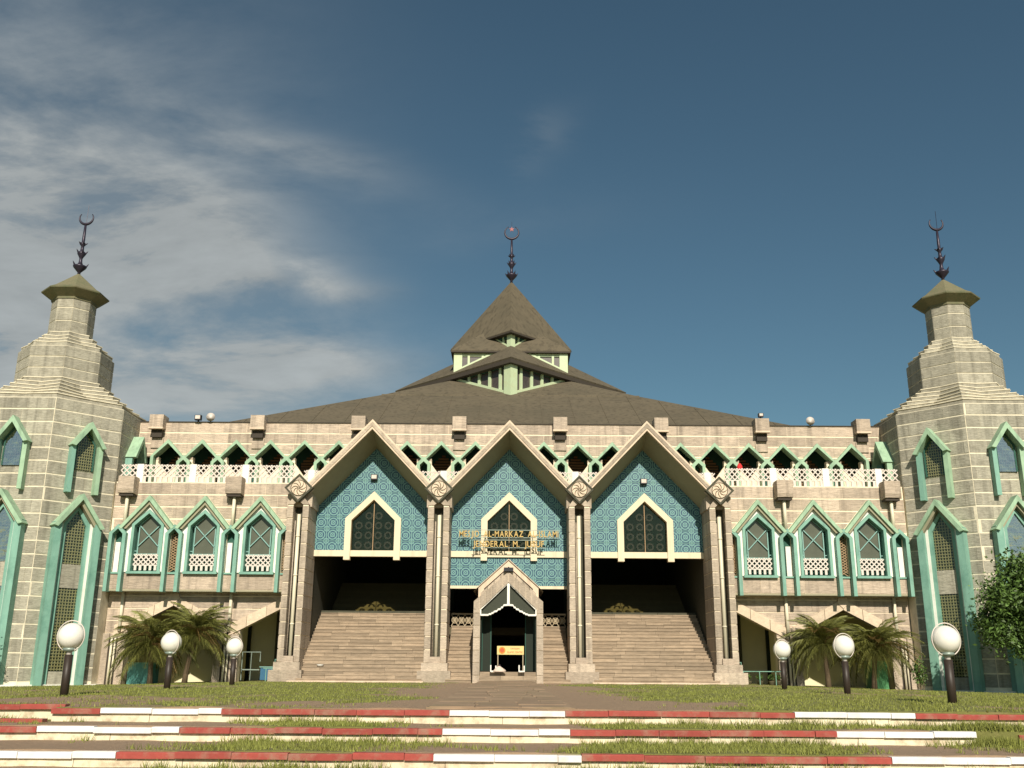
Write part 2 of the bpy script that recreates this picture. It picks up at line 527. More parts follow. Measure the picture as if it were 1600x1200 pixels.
def subtract(polys, hole):
    """polys: convex pieces; hole: convex, counter-clockwise"""
    hx0, hx1 = min(p[0] for p in hole), max(p[0] for p in hole)
    hz0, hz1 = min(p[1] for p in hole), max(p[1] for p in hole)
    res = []
    for P in polys:
        if max(p[0] for p in P) <= hx0 or min(p[0] for p in P) >= hx1 or max(p[1] for p in P) <= hz0 or min(p[1] for p in P) >= hz1:
            res.append(P)
            continue
        rest = P
        k = len(hole)
        for i in range(k):
            a, b = hole[i], hole[(i + 1) % k]
            o = clip(rest, a, b, False)
            if len(o) >= 3 and area(o) > 1e-4: res.append(o)
            rest = clip(rest, a, b, True)
            if len(rest) < 3 or area(rest) < 1e-5: break
    return res

def ccw(p):
    s_ = sum(p[i][0] * p[(i + 1) % len(p)][1] - p[(i + 1) % len(p)][0] * p[i][1] for i in range(len(p)))
    return p if s_ > 0 else p[::-1]

def pent(c, hw, z0, zs, za):
    return [(c - hw, z0), (c + hw, z0), (c + hw, zs), (c, za), (c - hw, zs)]

STONES = {}

def masonry(root, wall, fr, a0, a1, z0, z1, holes=(), region=None, ch=.6, bl=1.5, gap=.075, vg=.015, proud=.016, m=None, limit=290, base=0.0, z_start=None, cuts=()):
    """individual blocks standing proud of the mortar wall; each is a child of that wall"""
    m = m or stone
    z = z_start if z_start is not None else z0
    extra = MB()
    row = 0
    while z < z1 - .05:
        zt = z + ch
        off = random.uniform(.1, .9) * bl
        a = a0 - off
        while a < a1:
            w = bl * random.uniform(.75, 1.3)
            p0, p1 = max(a, a0) + vg / 2, min(a + w, a1) - vg / 2
            a += w
            if p1 - p0 < .12: continue
            q0, q1 = max(z, z0) + gap / 2, min(zt, z1) - gap / 2
            if q1 - q0 < .06: continue
            ps = [[(p0, q0), (p1, q0), (p1, q1), (p0, q1)]]
            if region is not None:
                r = ccw(region)
                pp = ps[0]
                for i in range(len(r)):
                    pp = clip(pp, r[i], r[(i + 1) % len(r)], True)
                    if len(pp) < 3: break
                if len(pp) < 3 or area(pp) < .01: continue
                ps = [pp]
            for h in holes:
                ps = subtract(ps, ccw(h))
            if sum(area(p) for p in ps) < .015: continue
            pr = base + proud + random.uniform(-.006, .008)
            key = root.name
            if STONES.get(key, 0) < limit:
                mb = MB()
                for p in ps: mb.prism(p, base - .01, pr, fr, back=False)
                mb.build('stone', m, wall)
                STONES[key] = STONES.get(key, 0) + 1
            else:
                for p in ps: extra.prism(p, base - .01, pr, fr, back=False)
        z = zt
        row += 1
    if extra.v:
        extra.build('stone', m, wall, kind='stuff')

def wallmesh(a0, a1, z0, z1, holes, n0, n1, fr=F0, mb=None):
    mb = mb or MB()
    ps = [[(a0, z0), (a1, z0), (a1, z1), (a0, z1)]]
    for h in holes: ps = subtract(ps, ccw(h))
    for p in ps: mb.prism(p, n0, n1, fr)
    return mb

# ------------------------------------------------------------------ ground
KY = [-33.8, -34.93, -36.7, -38.9]
KS = [k + .12 for k in KY]
def gz(x, y):
    """height of the lawn"""
    ax = abs(x)
    k0 = KS[0] + (.55 if x < -7.1 else .30 if x > 7.14 else 0)
    if y > k0:
        t = max(0.0, min(1.0, (y + 16) / 12.0))
        c = .10 * (1 - t) + 0.0 * t
        side = max(0.0, min(1.0, (ax - 11) / 12.0))
        far = max(0.0, min(1.0, (y + 26) / 20.0))
        c -= .34 * side * far
        side2 = max(0.0, min(1.0, (ax - 9) / 30.0))
        c -= .35 * side2 * (1 - far)
        return c
    if y > KS[1]: return -.115
    if y > KS[2]: return -.315
    if y > KS[3]: return -.51
    return -.72

def patch(x, y):
    """0 = bare earth, 1 = grass"""
    v = .47 + .30 * math.sin(x * .55 + 1.3 * math.sin(y * .31)) * math.sin(y * .47 + .8 * math.sin(x * .4)) + .18 * math.sin(x * 1.9 + y * .7) * math.sin(y * 1.3 - x * .5) + .12 * math.sin(5.1 * x + 2.2 * y) * math.sin(4.3 * y)
    if y > KY[0]:
        v -= .75 * math.exp(-(x / 2.4) ** 2)
        v += .25 * math.exp(-((abs(x) - 4.6) / 2.6) ** 2)
        v -= .30 * math.exp(-((y + 31.5) / 1.6) ** 2) * (1 if abs(x) > 7 or x < -3 else .4)
        v += .22 * max(0.0, min(1.0, (abs(x) - 5) / 4))
        v -= .22 * math.exp(-((y + 4) / 3) ** 2) * math.exp(-((abs(x) - 8) / 4) ** 2)
    else:
        v -= .75 * math.exp(-((x + .2) / 1.6) ** 4)
        v -= .45 * math.exp(-((x + 6.3) / 2.0) ** 2)
        v -= .35 * math.exp(-((x - 5.6) / 1.6) ** 2)
        v += .26
    return max(0.0, min(1.0, (v - .25) / .45))

gm = bpy.data.materials.new('lawn_soil_and_turf')
gm.use_nodes = True
n, l = gm.node_tree.nodes, gm.node_tree.links
b = n['Principled BSDF']
b.inputs['Roughness'].default_value = .95
t = n.new('ShaderNodeTexCoord')
att = n.new('ShaderNodeAttribute')
att.attribute_name = 'turf'
no = n.new('ShaderNodeTexNoise'); no.inputs['Scale'].default_value = 1.4; no.inputs['Detail'].default_value = 8; no.inputs['Roughness'].default_value = .7
no2 = n.new('ShaderNodeTexNoise'); no2.inputs['Scale'].default_value = 9; no2.inputs['Detail'].default_value = 6; no2.inputs['Roughness'].default_value = .8
l.new(t.outputs['Object'], no.inputs[0]); l.new(t.outputs['Object'], no2.inputs[0])
def mixn(f, c1, c2):
    mx = n.new('ShaderNodeMixRGB')
    if isinstance(f, (int, float)): mx.inputs[0].default_value = f
    else: l.new(f, mx.inputs[0])
    for i, c in ((1, c1), (2, c2)):
        if isinstance(c, tuple): mx.inputs[i].default_value = (*c, 1)
        else: l.new(c, mx.inputs[i])
    return mx.outputs[0]
soil = mixn(no2.outputs[0], (.20, .135, .09), (.42, .29, .18))
turf = mixn(no2.outputs[0], (.115, .13, .03), (.24, .225, .065))
fac = mth(n, l, 'MULTIPLY', mth(n, l, 'SUBTRACT', mth(n, l, 'ADD', att.outputs['Fac'], mth(n, l, 'MULTIPLY', mth(n, l, 'SUBTRACT', no.outputs[0], .5), 1.3)), .25), 2.2, clamp=True)
l.new(mixn(fac, soil, turf), b.inputs['Base Color'])
bp = n.new('ShaderNodeBump'); bp.inputs['Strength'].default_value = .7; bp.inputs['Distance'].default_value = .05
l.new(no2.outputs[0], bp.inputs['Height']); l.new(bp.outputs[0], b.inputs['Normal'])

def ground():
    xs = np.concatenate([[-1500, -600, -200, -90, -50], np.sort(np.concatenate([np.arange(-34, 34.01, .4), [-7.11, -7.09, 7.13, 7.15]])), [50, 90, 200, 600, 1500]])
    ys = [-1500, -500, -150, -80, -60, -52, -48] + list(np.arange(-46, KS[3] - .2, .5)) + [KS[3] - .002]
    for a, bb in ((KS[3], KS[2]), (KS[2], KS[1]), (KS[1], KS[0])):
        ys += list(np.arange(a + .002, bb - .15, .2)) + [bb - .002]
    ys += sorted([KS[0] + .298, KS[0] + .302, KS[0] + .548, KS[0] + .552] + list(np.arange(KS[0] + .002, -2, .4))) + [0, 8, 20, 60, 200, 600, 2500]
    V, Fc, T = [], [], []
    for y in ys:
        for x in xs:
            z = gz(x, y)
            if abs(x) < 40 and -60 < y < 0: z += .018 * math.sin(x * 3.1 + y) * math.sin(y * 2.7 - x) * (1 if y > KS[0] else .6)
            V.append((x, y, z)); T.append(patch(x, y))
    nx = len(xs)
    for j in range(len(ys) - 1):
        for i in range(nx - 1):
            a = j * nx + i
            Fc.append((a, a + 1, a + nx + 1, a + nx))
    me = bpy.data.meshes.new('lawn')
    me.from_pydata(V, [], Fc)
    at = me.attributes.new('turf', 'FLOAT', 'POINT')
    at.data.foreach_set('value', T)
    me.materials.append(gm)
    o = link(bpy.data.objects.new('lawn', me))
    o['kind'] = 'structure'
ground()

# paved path on the axis, slab by slab
def path():
    mb = MB()
    base = MB().box(-1.25, 1.15, -33.4, -4.9, .02, .115).build('path', mortar)
    base.data.materials[0] = pathm
    base['kind'] = 'structure'
    y = -33.35
    while y < -5:
        x = -1.22
        h = random.uniform(.9, 1.5)
        while x < 1.1:
            w = random.uniform(.7, 1.1)
            x1 = min(x + w, 1.12)
            if x1 - x > .15:
                MB().box(x + .02, x1 - .02, y + .02, y + h - .02, .10, .122 + random.uniform(0, .008)).build('paving_slab', pathm, base)
            x += w
        y += h
path()

# ------------------------------------------------------------------ prayer hall
hall = thing('prayer_hall', 'wide pinkish stone mosque hall with zigzag green window hoods and tiered brown pyramid roof', 'mosque', (0, 12, 0))

# upper wall -----------------------------------------------------------------
UY = 1.5
FU = Fr((0, UY, 0))
US = 1.83
holes = []
for k in range(-10, 11):
    c = k * US
    holes.append([(c - .76, 11.42), (c + .76, 11.42), (c, 12.14)])
    holes.append([(c - .52, 9.62), (c + .52, 9.62), (c + .52, 11.1), (c + .76, 11.42), (c - .76, 11.42), (c - .52, 11.1)])
for k in range(-10, 10):
    c = (k + .5) * US
    holes.append(pent(c, .19, 9.62, 11.05, 11.24))
for s in (-1, 1):
    holes.append([(s * 19.25 - .3, 9.9), (s * 19.25 + .3, 9.9), (s * 19.25 + .3, 11.45), (s * 19.25 - .3, 11.45)])
uw = wallmesh(-20, 20, 9.6, 13.33, holes, -.35, 0, FU).build('upper_wall', mortar, hall)
masonry(hall, uw, FU, -19.98, 19.98, 11.25, 13.33, holes, ch=.58, bl=1.7, z_start=11.02)
MB().box(-20, 20, UY - .06, UY + .42, 13.33, 13.38).build('coping', roofedge, hall)
# green zigzag hood: one for each opening + small one in each valley
def zig_hood(c, half_l=False, half_r=False):
    mb = MB()
    t = .155
    o = [(-.915, 11.36), (0, 12.34), (.915, 11.36)]
    i = [(-.82, 11.31), (0, 12.12), (.82, 11.31)]
    if half_l:
        o = [(-.86, 9.65), (-.86, 11.42)] + o[1:]
        i = [(-.70, 9.65), (-.70, 11.42)] + i[1:]
    if half_r:
        o = o[:-1] + [(.86, 11.42), (.86, 9.65)]
        i = i[:-1] + [(.70, 11.42), (.70, 9.65)]
    mb.band([(c + a, z) for a, z in o], [(c + a, z) for a, z in i], -.3, .32, FU)
    return mb
for k in range(-10, 11):
    c = k * US
    zig_hood(c, k == -10, k == 10).build('window_hood', green, hall)
for k in range(-10, 10):
    c = (k + .5) * US
    MB().band([(c - .36, 9.65), (c - .36, 11.12), (c, 11.47), (c + .36, 11.12), (c + .36, 9.65)],
              [(c - .20, 9.65), (c - .20, 11.03), (c, 11.22), (c + .20, 11.03), (c + .20, 9.65)], -.3, .345, FU).build('valley_hood', green, hall)
# loggia behind the openings
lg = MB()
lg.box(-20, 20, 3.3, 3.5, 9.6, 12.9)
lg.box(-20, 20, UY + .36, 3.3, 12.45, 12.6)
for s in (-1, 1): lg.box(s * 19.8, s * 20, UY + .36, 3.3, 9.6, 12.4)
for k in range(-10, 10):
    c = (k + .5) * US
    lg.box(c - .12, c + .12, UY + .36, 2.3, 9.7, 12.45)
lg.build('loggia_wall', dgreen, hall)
for k in range(-10, 11):
    c = k * US
    g = MB().prism(pent(c, .62, 9.7, 11.45, 11.95), 0, .03, Fr((0, 3.29, 0))).build('louvre_panel', dark, hall)
    z = 10.0
    while z < 11.9:
        hw = .56 if z < 11.42 else max(.05, .56 * (11.95 - z) / .5)
        MB().prism([(c - hw, z), (c + hw, z), (c + hw, z + .10), (c - hw, z + .10)], .03, .07, Fr((0, 3.29, 0))).build('slat', wood, g)
        z += .155
# terrace floor
for x0, x1, y0 in ((-20, -10.95, -.71), (-10.94, 10.94, .9), (10.95, 20, -.71)):
    MB().box(x0, x1, y0, 3.3, 9.45, 9.62).build('terrace_floor', floor_m, hall)
# parapet scuppers
for k in (-7, -5, -3, -1, 1, 3, 5, 7):
    c = k * 2.71
    s_ = MB().box(c - .37, c + .37, UY - .55, UY + .3, 12.95, 13.64).build('parapet_scupper', stone, hall)
    MB().box(c - .39, c + .39, UY - .57, UY - .30, 12.86, 12.95).build('ledge', trim, s_)
    MB().box(c - .28, c + .28, UY - .30, UY - .04, 12.45, 12.86).build('outlet', roofedge, s_)  # dark block stands in for the shaded void under the scupper
    MB().box(c - .33, c + .33, UY - .10, UY - .035, 11.6 + .3, 12.45).build('pilaster', stone, s_)

# white openwork railing ----------------------------------------------------
def railing_panel(x0, x1, y, z0, z1, cell=.275):
    mb = MB()
    nn = max(1, round((x1 - x0) / cell))
    w = (x1 - x0) / nn
    zp = z0 + (z1 - z0) * .36
    zh = (z1 - zp) / 2
    for i in range(nn):
        a = x0 + i * w
        mb.box(a + w * .26, a + w * .74, y, y + .07, z0, zp - .03)
        for r in range(2):
            zz = zp + r * zh
            mb.bar((a, y + .035, zz), (a + w, y + .035, zz + zh), .055, .07)
            mb.bar((a, y + .037, zz + zh), (a + w, y + .037, zz), .055, .066)
        mb.box(a + w * .32, a + w * .68, y + .005, y + .065, z1 - .05, z1 + .03)
    mb.box(x0, x1, y + .002, y + .068, zp - .05, zp)
    return mb
def railing_run(xa, xb, y, posts):
    xs = [xa] + posts + [xb]
    for i in range(len(xs) - 1):
        if xs[i + 1] - xs[i] > .4:
            railing_panel(xs[i] + .11, xs[i + 1] - .11, y, 9.66, 10.56).build('railing_panel', whitel, hall)
    for x in posts:
        MB().box(x - .17, x + .17, y - .03, y + .12, 9.64, 10.60).build('railing_post', white, hall)
railing_run(-20.0, -10.9, -.64, [-18.9, -16.2, -13.5])
railing_run(10.9, 20.0, -.64, [13.5, 16.2, 18.9])
railing_run(-10.9, 10.9, .66, [-10.4, -3.46, 3.46, 10.4])

# projecting box with the pointed windows ------------------------------------
BY = -.74
FB = Fr((0, BY, 0))
LC = [12.5, 15.3, 18.1]
LV = [11.1, 13.9, 16.7, 19.5]
# master window (local coordinates, copied six times): origin at bay centre, wall plane y=0
wroot = MB()
def window_master():
    F = F0
    w = MB().band([(-1.38, 7.30), (0, 8.92), (1.38, 7.30)], [(-1.24, 7.22), (0, 8.66), (1.24, 7.22)], -.1, .42, F).build('window', green)
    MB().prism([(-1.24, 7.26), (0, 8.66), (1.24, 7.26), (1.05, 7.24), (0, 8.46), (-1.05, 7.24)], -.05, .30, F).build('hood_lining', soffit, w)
    wp = wallmesh(-1.10, 1.10, 5.12, 8.6, [pent(0, .74, 5.12, 7.52, 8.22)], -.05, .0, F)
    # trim the white panel to the hood shape
    ps = []
    for P in [[(-1.1, 5.12), (1.1, 5.12), (1.1, 7.42), (0, 8.6), (-1.1, 7.42)]]:
        ps += subtract([P], pent(0, .76, 5.1, 7.46, 8.14))
    mb = MB()
    for P in ps: mb.prism(P, -.06, .10, F)
    mb.build('white_reveal', white, w)
    MB().band([(-.80, 5.10), (-.80, 7.50), (0, 8.24), (.80, 7.50), (.80, 5.10)], [(-.66, 5.10), (-.66, 7.42), (0, 8.04), (.66, 7.42), (.66, 5.10)], -.35, .20, F).build('frame', teal, w)
    MB().prism(pent(0, .70, 5.1, 7.45, 8.1), -.50, -.46, F).build('recess_back', dgreen, w)
    MB().prism(pent(0, .50, 6.02, 7.48, 7.95), -.22, -.19, F).build('pane', pane_olive, w)
    f = MB().band([(-.54, 5.98), (-.54, 7.50), (0, 8.0), (.54, 7.50), (.54, 5.98)], [(-.49, 6.03), (-.49, 7.47), (0, 7.93), (.49, 7.47), (.49, 6.03)], -.20, -.13, F)
    for sx in (-1, 1):
        f.bar((sx * -.50, .12, 7.46), (sx * .50, .12, 6.42), .045, .05)
        f.fbox(F, sx * .52, sx * .70, 7.40, 7.44, -.18, -.14)
        f.fbox(F, sx * .52, sx * .70, 6.16, 6.20, -.18, -.14)
    f.fbox(F, -.68, .68, 5.99, 6.05, -.20, -.10)
    f.build('glazing_bars', tealf, w)
    railing_panel(-.62, .62, .02, 5.22, 6.00, .25).build('railing', whitel, w)
    MB().fbox(F, -.85, .85, 5.04, 5.16, -.2, .22).build('sill', teal, w)
    return w
wm = window_master()
first = True
for s in (-1, 1):
    for c in LC:
        o = wm if first else copy_tree(wm)
        o.parent = hall
        o.location = Vector((s * c, BY, 0)) - Vector(hall.location)
        first = False
for s in (-1, 1):
    a0, a1 = (-20.0, -10.95) if s < 0 else (10.95, 20.0)
    holes = []
    for c in LC: holes.append(pent(s * c, 1.0, 5.12, 7.5, 8.45))
    for c in LV: holes.append(pent(s * c, .24, 5.12, 7.15, 7.4))
    bw = wallmesh(a0, a1, 4.28, 9.66, holes, -.3, 0, FB)
    bw = bw.build('balcony_wall', mortar, hall)
    masonry(hall, bw, FB, a0 + .01, a1 - .01, 7.3, 9.64, [pent(s * c, 1.42, 7.0, 7.3, 8.95) for c in LC], ch=.62, bl=1.6, z_start=7.16)
    masonry(hall, bw, FB, a0 + .01, a1 - .01, 4.30, 5.12, ch=.82, bl=2.8, gap=.02, z_start=4.3, proud=.025)
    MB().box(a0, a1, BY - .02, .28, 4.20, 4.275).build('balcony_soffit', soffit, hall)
    MB().box(a0, a1, -.40, -.02, 4.3, 9.4).build('niche_back', dgreen, hall)
    # niche frames + their contents
    for j, c in enumerate(LV):
        c *= s
        h = MB().band([(c - .42, 4.16), (c - .42, 7.02), (c, 7.46), (c + .42, 7.02), (c + .42, 4.16)], [(c - .25, 4.16), (c - .25, 6.98), (c, 7.24), (c + .25, 6.98), (c + .25, 4.16)], -.1, .40, FB).build('niche_frame', teal, hall)
        if j in (1, 3):
            MB().box(c - .05 * s, c + .2 * s, BY + .02, BY + .12, 5.12, 6.6).build('white_strip', white, h)  # flat white strip paints in the sunlit part of the niche side wall
            MB().box(c - .24, c + .24, BY + .14, BY + .2, 5.12, 7.2).build('backing', dgreen, h)
        else:
            g = MB()
            for q in range(14):
                z = 5.16 + q * .135
                g.bar((c - .22, BY + .12, z), (c + .22, BY + .12, z + .27), .035)
                g.bar((c - .22, BY + .125, z + .27), (c + .22, BY + .125, z), .035)
            g.build('lattice', brown_gr, h)
            MB().box(c - .24, c + .24, BY + .2, BY + .26, 5.12, 7.2).build('backing', dgreen, h)
        MB().fbox(FB, c - .235, c + .235, 5.04, 5.12, -.1, .10).build('niche_sill', teal, h)
    # lower brackets and rainwater pipes
    for c in (13.85, 19.25):
        c *= s
        b_ = MB()
        b_.rings([[(c - .40, -1.44, 9.84), (c + .40, -1.44, 9.84), (c + .40, BY, 9.84), (c - .40, BY, 9.84)],
                  [(c - .40, -1.44, 9.20), (c + .40, -1.44, 9.20), (c + .40, BY, 9.20), (c - .40, BY, 9.20)],
                  [(c - .40, -1.37, 9.0), (c + .40, -1.37, 9.0), (c + .40, BY, 8.95), (c - .40, BY, 8.95)]])
        b_ = b_.build('scupper_box', stone, hall)
        MB().box(c - .36, c + .36, -1.3, BY - .05, 8.86, 8.95).build('outlet', roofedge, b_)
        MB().tube([(c, -1.05, 8.9), (c, -1.05, 7.42)], .085, 10).build('rainwater_pipe', pipe, hall, True)
        MB().tube([(c, -.14, 4.22), (c, -.14, 2.3)], .085, 10).build('rainwater_pipe', pipe, hall, True)

# lower wall with pointed arches ---------------------------------------------
for s in (-1, 1):
    a0, a1 = (-20.0, -10.95) if s < 0 else (10.95, 20.0)
    holes = [[(s * 16.7 + q[0], q[1]) for q in ((-2.2, -.4), (2.2, -.4), (2.2, 2.42), (0, 3.58), (-2.2, 2.42))],
             [(s * 11.1 + q[0], q[1]) for q in ((-2.2, -.4), (2.2, -.4), (2.2, 2.42), (0, 3.58), (-2.2, 2.42))]]
    lw = wallmesh(a0, a1, -.4, 4.2, holes, -.5, 0).build('lower_wall', mortar, hall)
    masonry(hall, lw, F0, a0 + .01, a1 - .01, -.1, 4.18, holes, ch=.6, bl=1.9, gap=.05, z_start=-.18, proud=.025)
    for cx, lo, hi in ((16.7, -2.85, 2.85), (11.1, 0.2, 2.85)):
        for sg in (-1, 1):
            lo_ = 0.0
            hi_ = 2.85
            if cx == 11.1 and sg * s < 0: continue
            for q in range(3):
                u0, u1 = hi_ * q / 3 + .012, hi_ * (q + 1) / 3 - .012
                zz = lambda u: 3.56 - u * (1.16 / 2.2)
                pts = [(s * cx + sg * u0, zz(u0)), (s * cx + sg * u1, zz(u1)), (s * cx + sg * u1, zz(u1) + .52), (s * cx + sg * u0, zz(u0) + .52)]
                MB().prism(pts, -.45, .085 + .004 * q, F0).build('arch_stone', arch_m, lw)
    MB().prism([(s * 16.7 - .28, 3.9), (s * 16.7, 3.62), (s * 16.7 + .28, 3.9), (s * 16.7 + .2, 4.15), (s * 16.7 - .2, 4.15)], 0, .13).build('keystone', trim, lw)
    # grooved piers with pairs of pipes
    for c in (13.9, 19.5):
        c *= s
        p_ = MB().box(c - .6, c - .22, -.12, 0, -.4, 2.2).box(c + .22, c + .6, -.12, 0, -.4, 2.2).build('pier', stone_p, hall)
        MB().box(c - .22, c + .22, -.05, .0, -.4, 2.0).build('groove', roofedge, p_)
        MB().tube([(c - .06, -.13, -.3), (c - .06, -.13, 2.0)], .06, 8).tube([(c + .10, -.12, -.3), (c + .10, -.12, 2.0)], .045, 8).build('rainwater_pipe', pipe, p_, True)
    # ground-floor rooms
    rm = MB()
    x0, x1 = (s * 11.0, s * 20.0)
    rm.box(x0, x1, 5.0, 5.2, -.4, 4.2)
    rm.box(x0, x1, .5, 5.0, 3.9, 4.2)
    rm.box(s * 19.8, s * 20, .5, 5.0, -.4, 3.9)
    rm.box(s * 11.0, s * 11.2, .5, 5.0, -.4, 3.9)
    rm.box(s * 13.75, s * 14.05, .5, 3.2, -.4, 3.9)
    rm.build('ground_floor_room', room, hall)
    MB().box(s * 14.0, s * 15.6, 4.85, 4.99, -.3, 2.9).build('dark_doorway', dark, hall)
    MB().box(s * 11.2, s * 12.3, 4.85, 4.99, -.3, 1.5).build('dark_doorway', dark, hall)
    MB().box(s * 12.5, s * 12.6, 4.6, 4.9, -.3, 3.6).build('inner_post', inner, hall)

# roofs ----------------------------------------------------------------------
RC = 24.0
def sq(h, z, rot=False, c=RC):
    if rot: return [(0, c - h, z), (h, c, z), (0, c + h, z), (-h, c, z)]
    return [(-h, c - h, z), (h, c - h, z), (h, c + h, z), (-h, c + h, z)]
def frustum(name, rs, m, edge=.12):
    o = MB().rings(rs).build(name, m, hall)
    return o
# the spreading main roof
mr_ = frustum('main_roof', [sq(21.3, 12.45), sq(21.3, 12.6), sq(8.9, 18.7), sq(4.4, 21.1), sq(1, 22.5)], roofm)
# raised sheet seams on the main roof
sm = MB()
for i in range(-10, 11):
    x = i * 2.0
    for (ya, za, yb, zb) in ((2.9, 12.68, 15.1, 18.74),):
        yt = min(15.1, RC - abs(x) - .3)
        if yt <= 3.2: continue
        zt = 12.6 + (yt - 2.7) * (18.7 - 12.6) / 12.4
        sm.bar((x, 2.8, 12.66), (x, yt, zt + .01), .05, .03)
sm.bar((-8.9, 15.1, 18.72), (8.9, 15.1, 18.72), .08, .06)
sm.build('sheet_seam', roofm, mr_, kind='stuff')
def lean(vs): return vs
frustum('lower_tier_roof', [sq(8.95, 21.30, True), sq(9.10, 21.48, True), sq(.5, 25.75, True)], roofm)
MB().rings([sq(9.09, 21.08, True), sq(9.09, 21.36, True)]).build('roof_edge', roofedge, hall)
frustum('middle_tier_roof', [sq(4.42, 23.32), sq(4.46, 23.45), sq(.4, 27.2)], roofm)
MB().rings([sq(4.48, 23.28), sq(4.48, 23.38)]).build('roof_edge', roofedge, hall)
frustum('top_pyramid_roof', [sq(4.74, 24.84, True), sq(4.80, 24.96, True), sq(.05, 30.75, True)], roofm)
MB().rings([sq(4.82, 24.78, True), sq(4.82, 24.90, True)]).build('roof_edge', roofedge, hall)
# lantern walls with posts, panes and sills
def lantern(hd, z0, z1, rot, npan, pw, corner, roofz):
    core = MB().rings([sq(hd - .25, z0, rot), sq(hd - .25, z1, rot)]).build('lantern_wall', dgreen, hall)
    P = sq(hd, 0, rot)
    for side in (0, 3) if rot else (0,):
        a, b_ = (Vector(P[side]), Vector(P[(side + 1) % 4]))
        u = (b_ - a).normalized()
        nn = Vector((u.y, -u.x, 0))
        Ln = (b_ - a).length
        fr = Fr((a.x, a.y, 0), u, nn)
        for i in range(npan):
            w = Ln / npan
            MB().fbox(fr, i * w + .1, (i + 1) * w - .1, z0, z1 - .32, -.16, -.12).build('pane', pane_brown, core)
        posts = MB()
        for i in range(1, npan):
            MB().fbox(fr, i * w - pw / 2, i * w + pw / 2, z0, z1, -.22, .0).build('mullion', cream_g, core)
        MB().fbox(fr, 0, Ln, z1 - .30, z1, -.15, -.03).build('head_rail', cream_g if not rot else dgreen, core)
        # sill that follows the roof below
        steps = 2 * npan
        for i in range(steps):
            t0, t1 = i * Ln / steps, (i + 1) * Ln / steps
            p0, p1 = a + u * t0, a + u * t1
            za, zb = roofz(p0), roofz(p1)
            sh = .17 if hd > 4.16 else .09
            if hd < 4.16 and min(abs(p0.x), abs(p1.x)) > 2.0: continue
            if min(za, zb) + .02 > z1: continue
            pts = [(t0, min(z1 - .04, za) - .05), (t1, min(z1 - .04, zb) - .05), (t1, min(z1, zb + sh)), (t0, min(z1, za + sh))]
            MB().prism(pts, -.2, .05, fr).build('sill', cream_g, core)
    for v in P:
        cx, cy = v[0], v[1]
        if cy > RC + 1 or (rot and abs(cx) > 1): continue
        if rot:
            q = [(cx, cy - corner * .25), (cx + corner / 2, cy + corner * .25), (cx, cy + corner * .75), (cx - corner / 2, cy + corner * .25)]
        else:
            h = corner / 2
            q = [(cx - h * .2 if cx < 0 else cx - 2 * h + h * .2, cy - .04), (cx + 2 * h - h * .2 if cx < 0 else cx + h * .2, cy - .04),
                 (cx + 2 * h - h * .2 if cx < 0 else cx + h * .2, cy + 2 * h), (cx - h * .2 if cx < 0 else cx - 2 * h + h * .2, cy + 2 * h)]
        MB().rings([[(x, y, z0) for x, y in q], [(x, y, z1) for x, y in q]]).build('corner_post', cream_g, core)
def main_z(p):
    d = RC - max(abs(p.x), abs(p.y - RC))       # distance in from... height by distance to axis
    h = max(abs(p.x), abs(p.y - RC))
    return 18.7 + (8.9 - h) * (2.4 / 4.5) if h < 8.9 else 18.7 - (h - 8.9) * .49
lantern(8.45, 17.8, 21.35, True, 11, .22, .95, main_z)
def tier3_z(p):
    h = abs(p.x) + abs(p.y - RC)
    return 21.42 + (9.05 - h) * (4.33 / 8.55)
lantern(4.2, 21.0, 23.36, False, 8, .17, .62, tier3_z)
def tier2_z(p):
    h = max(abs(p.x), abs(p.y - RC))
    return 23.45 + (4.46 - h) * (3.75 / 4.06)
lantern(4.15, 22.9, 24.9, True, 7, .16, .62, tier2_z)

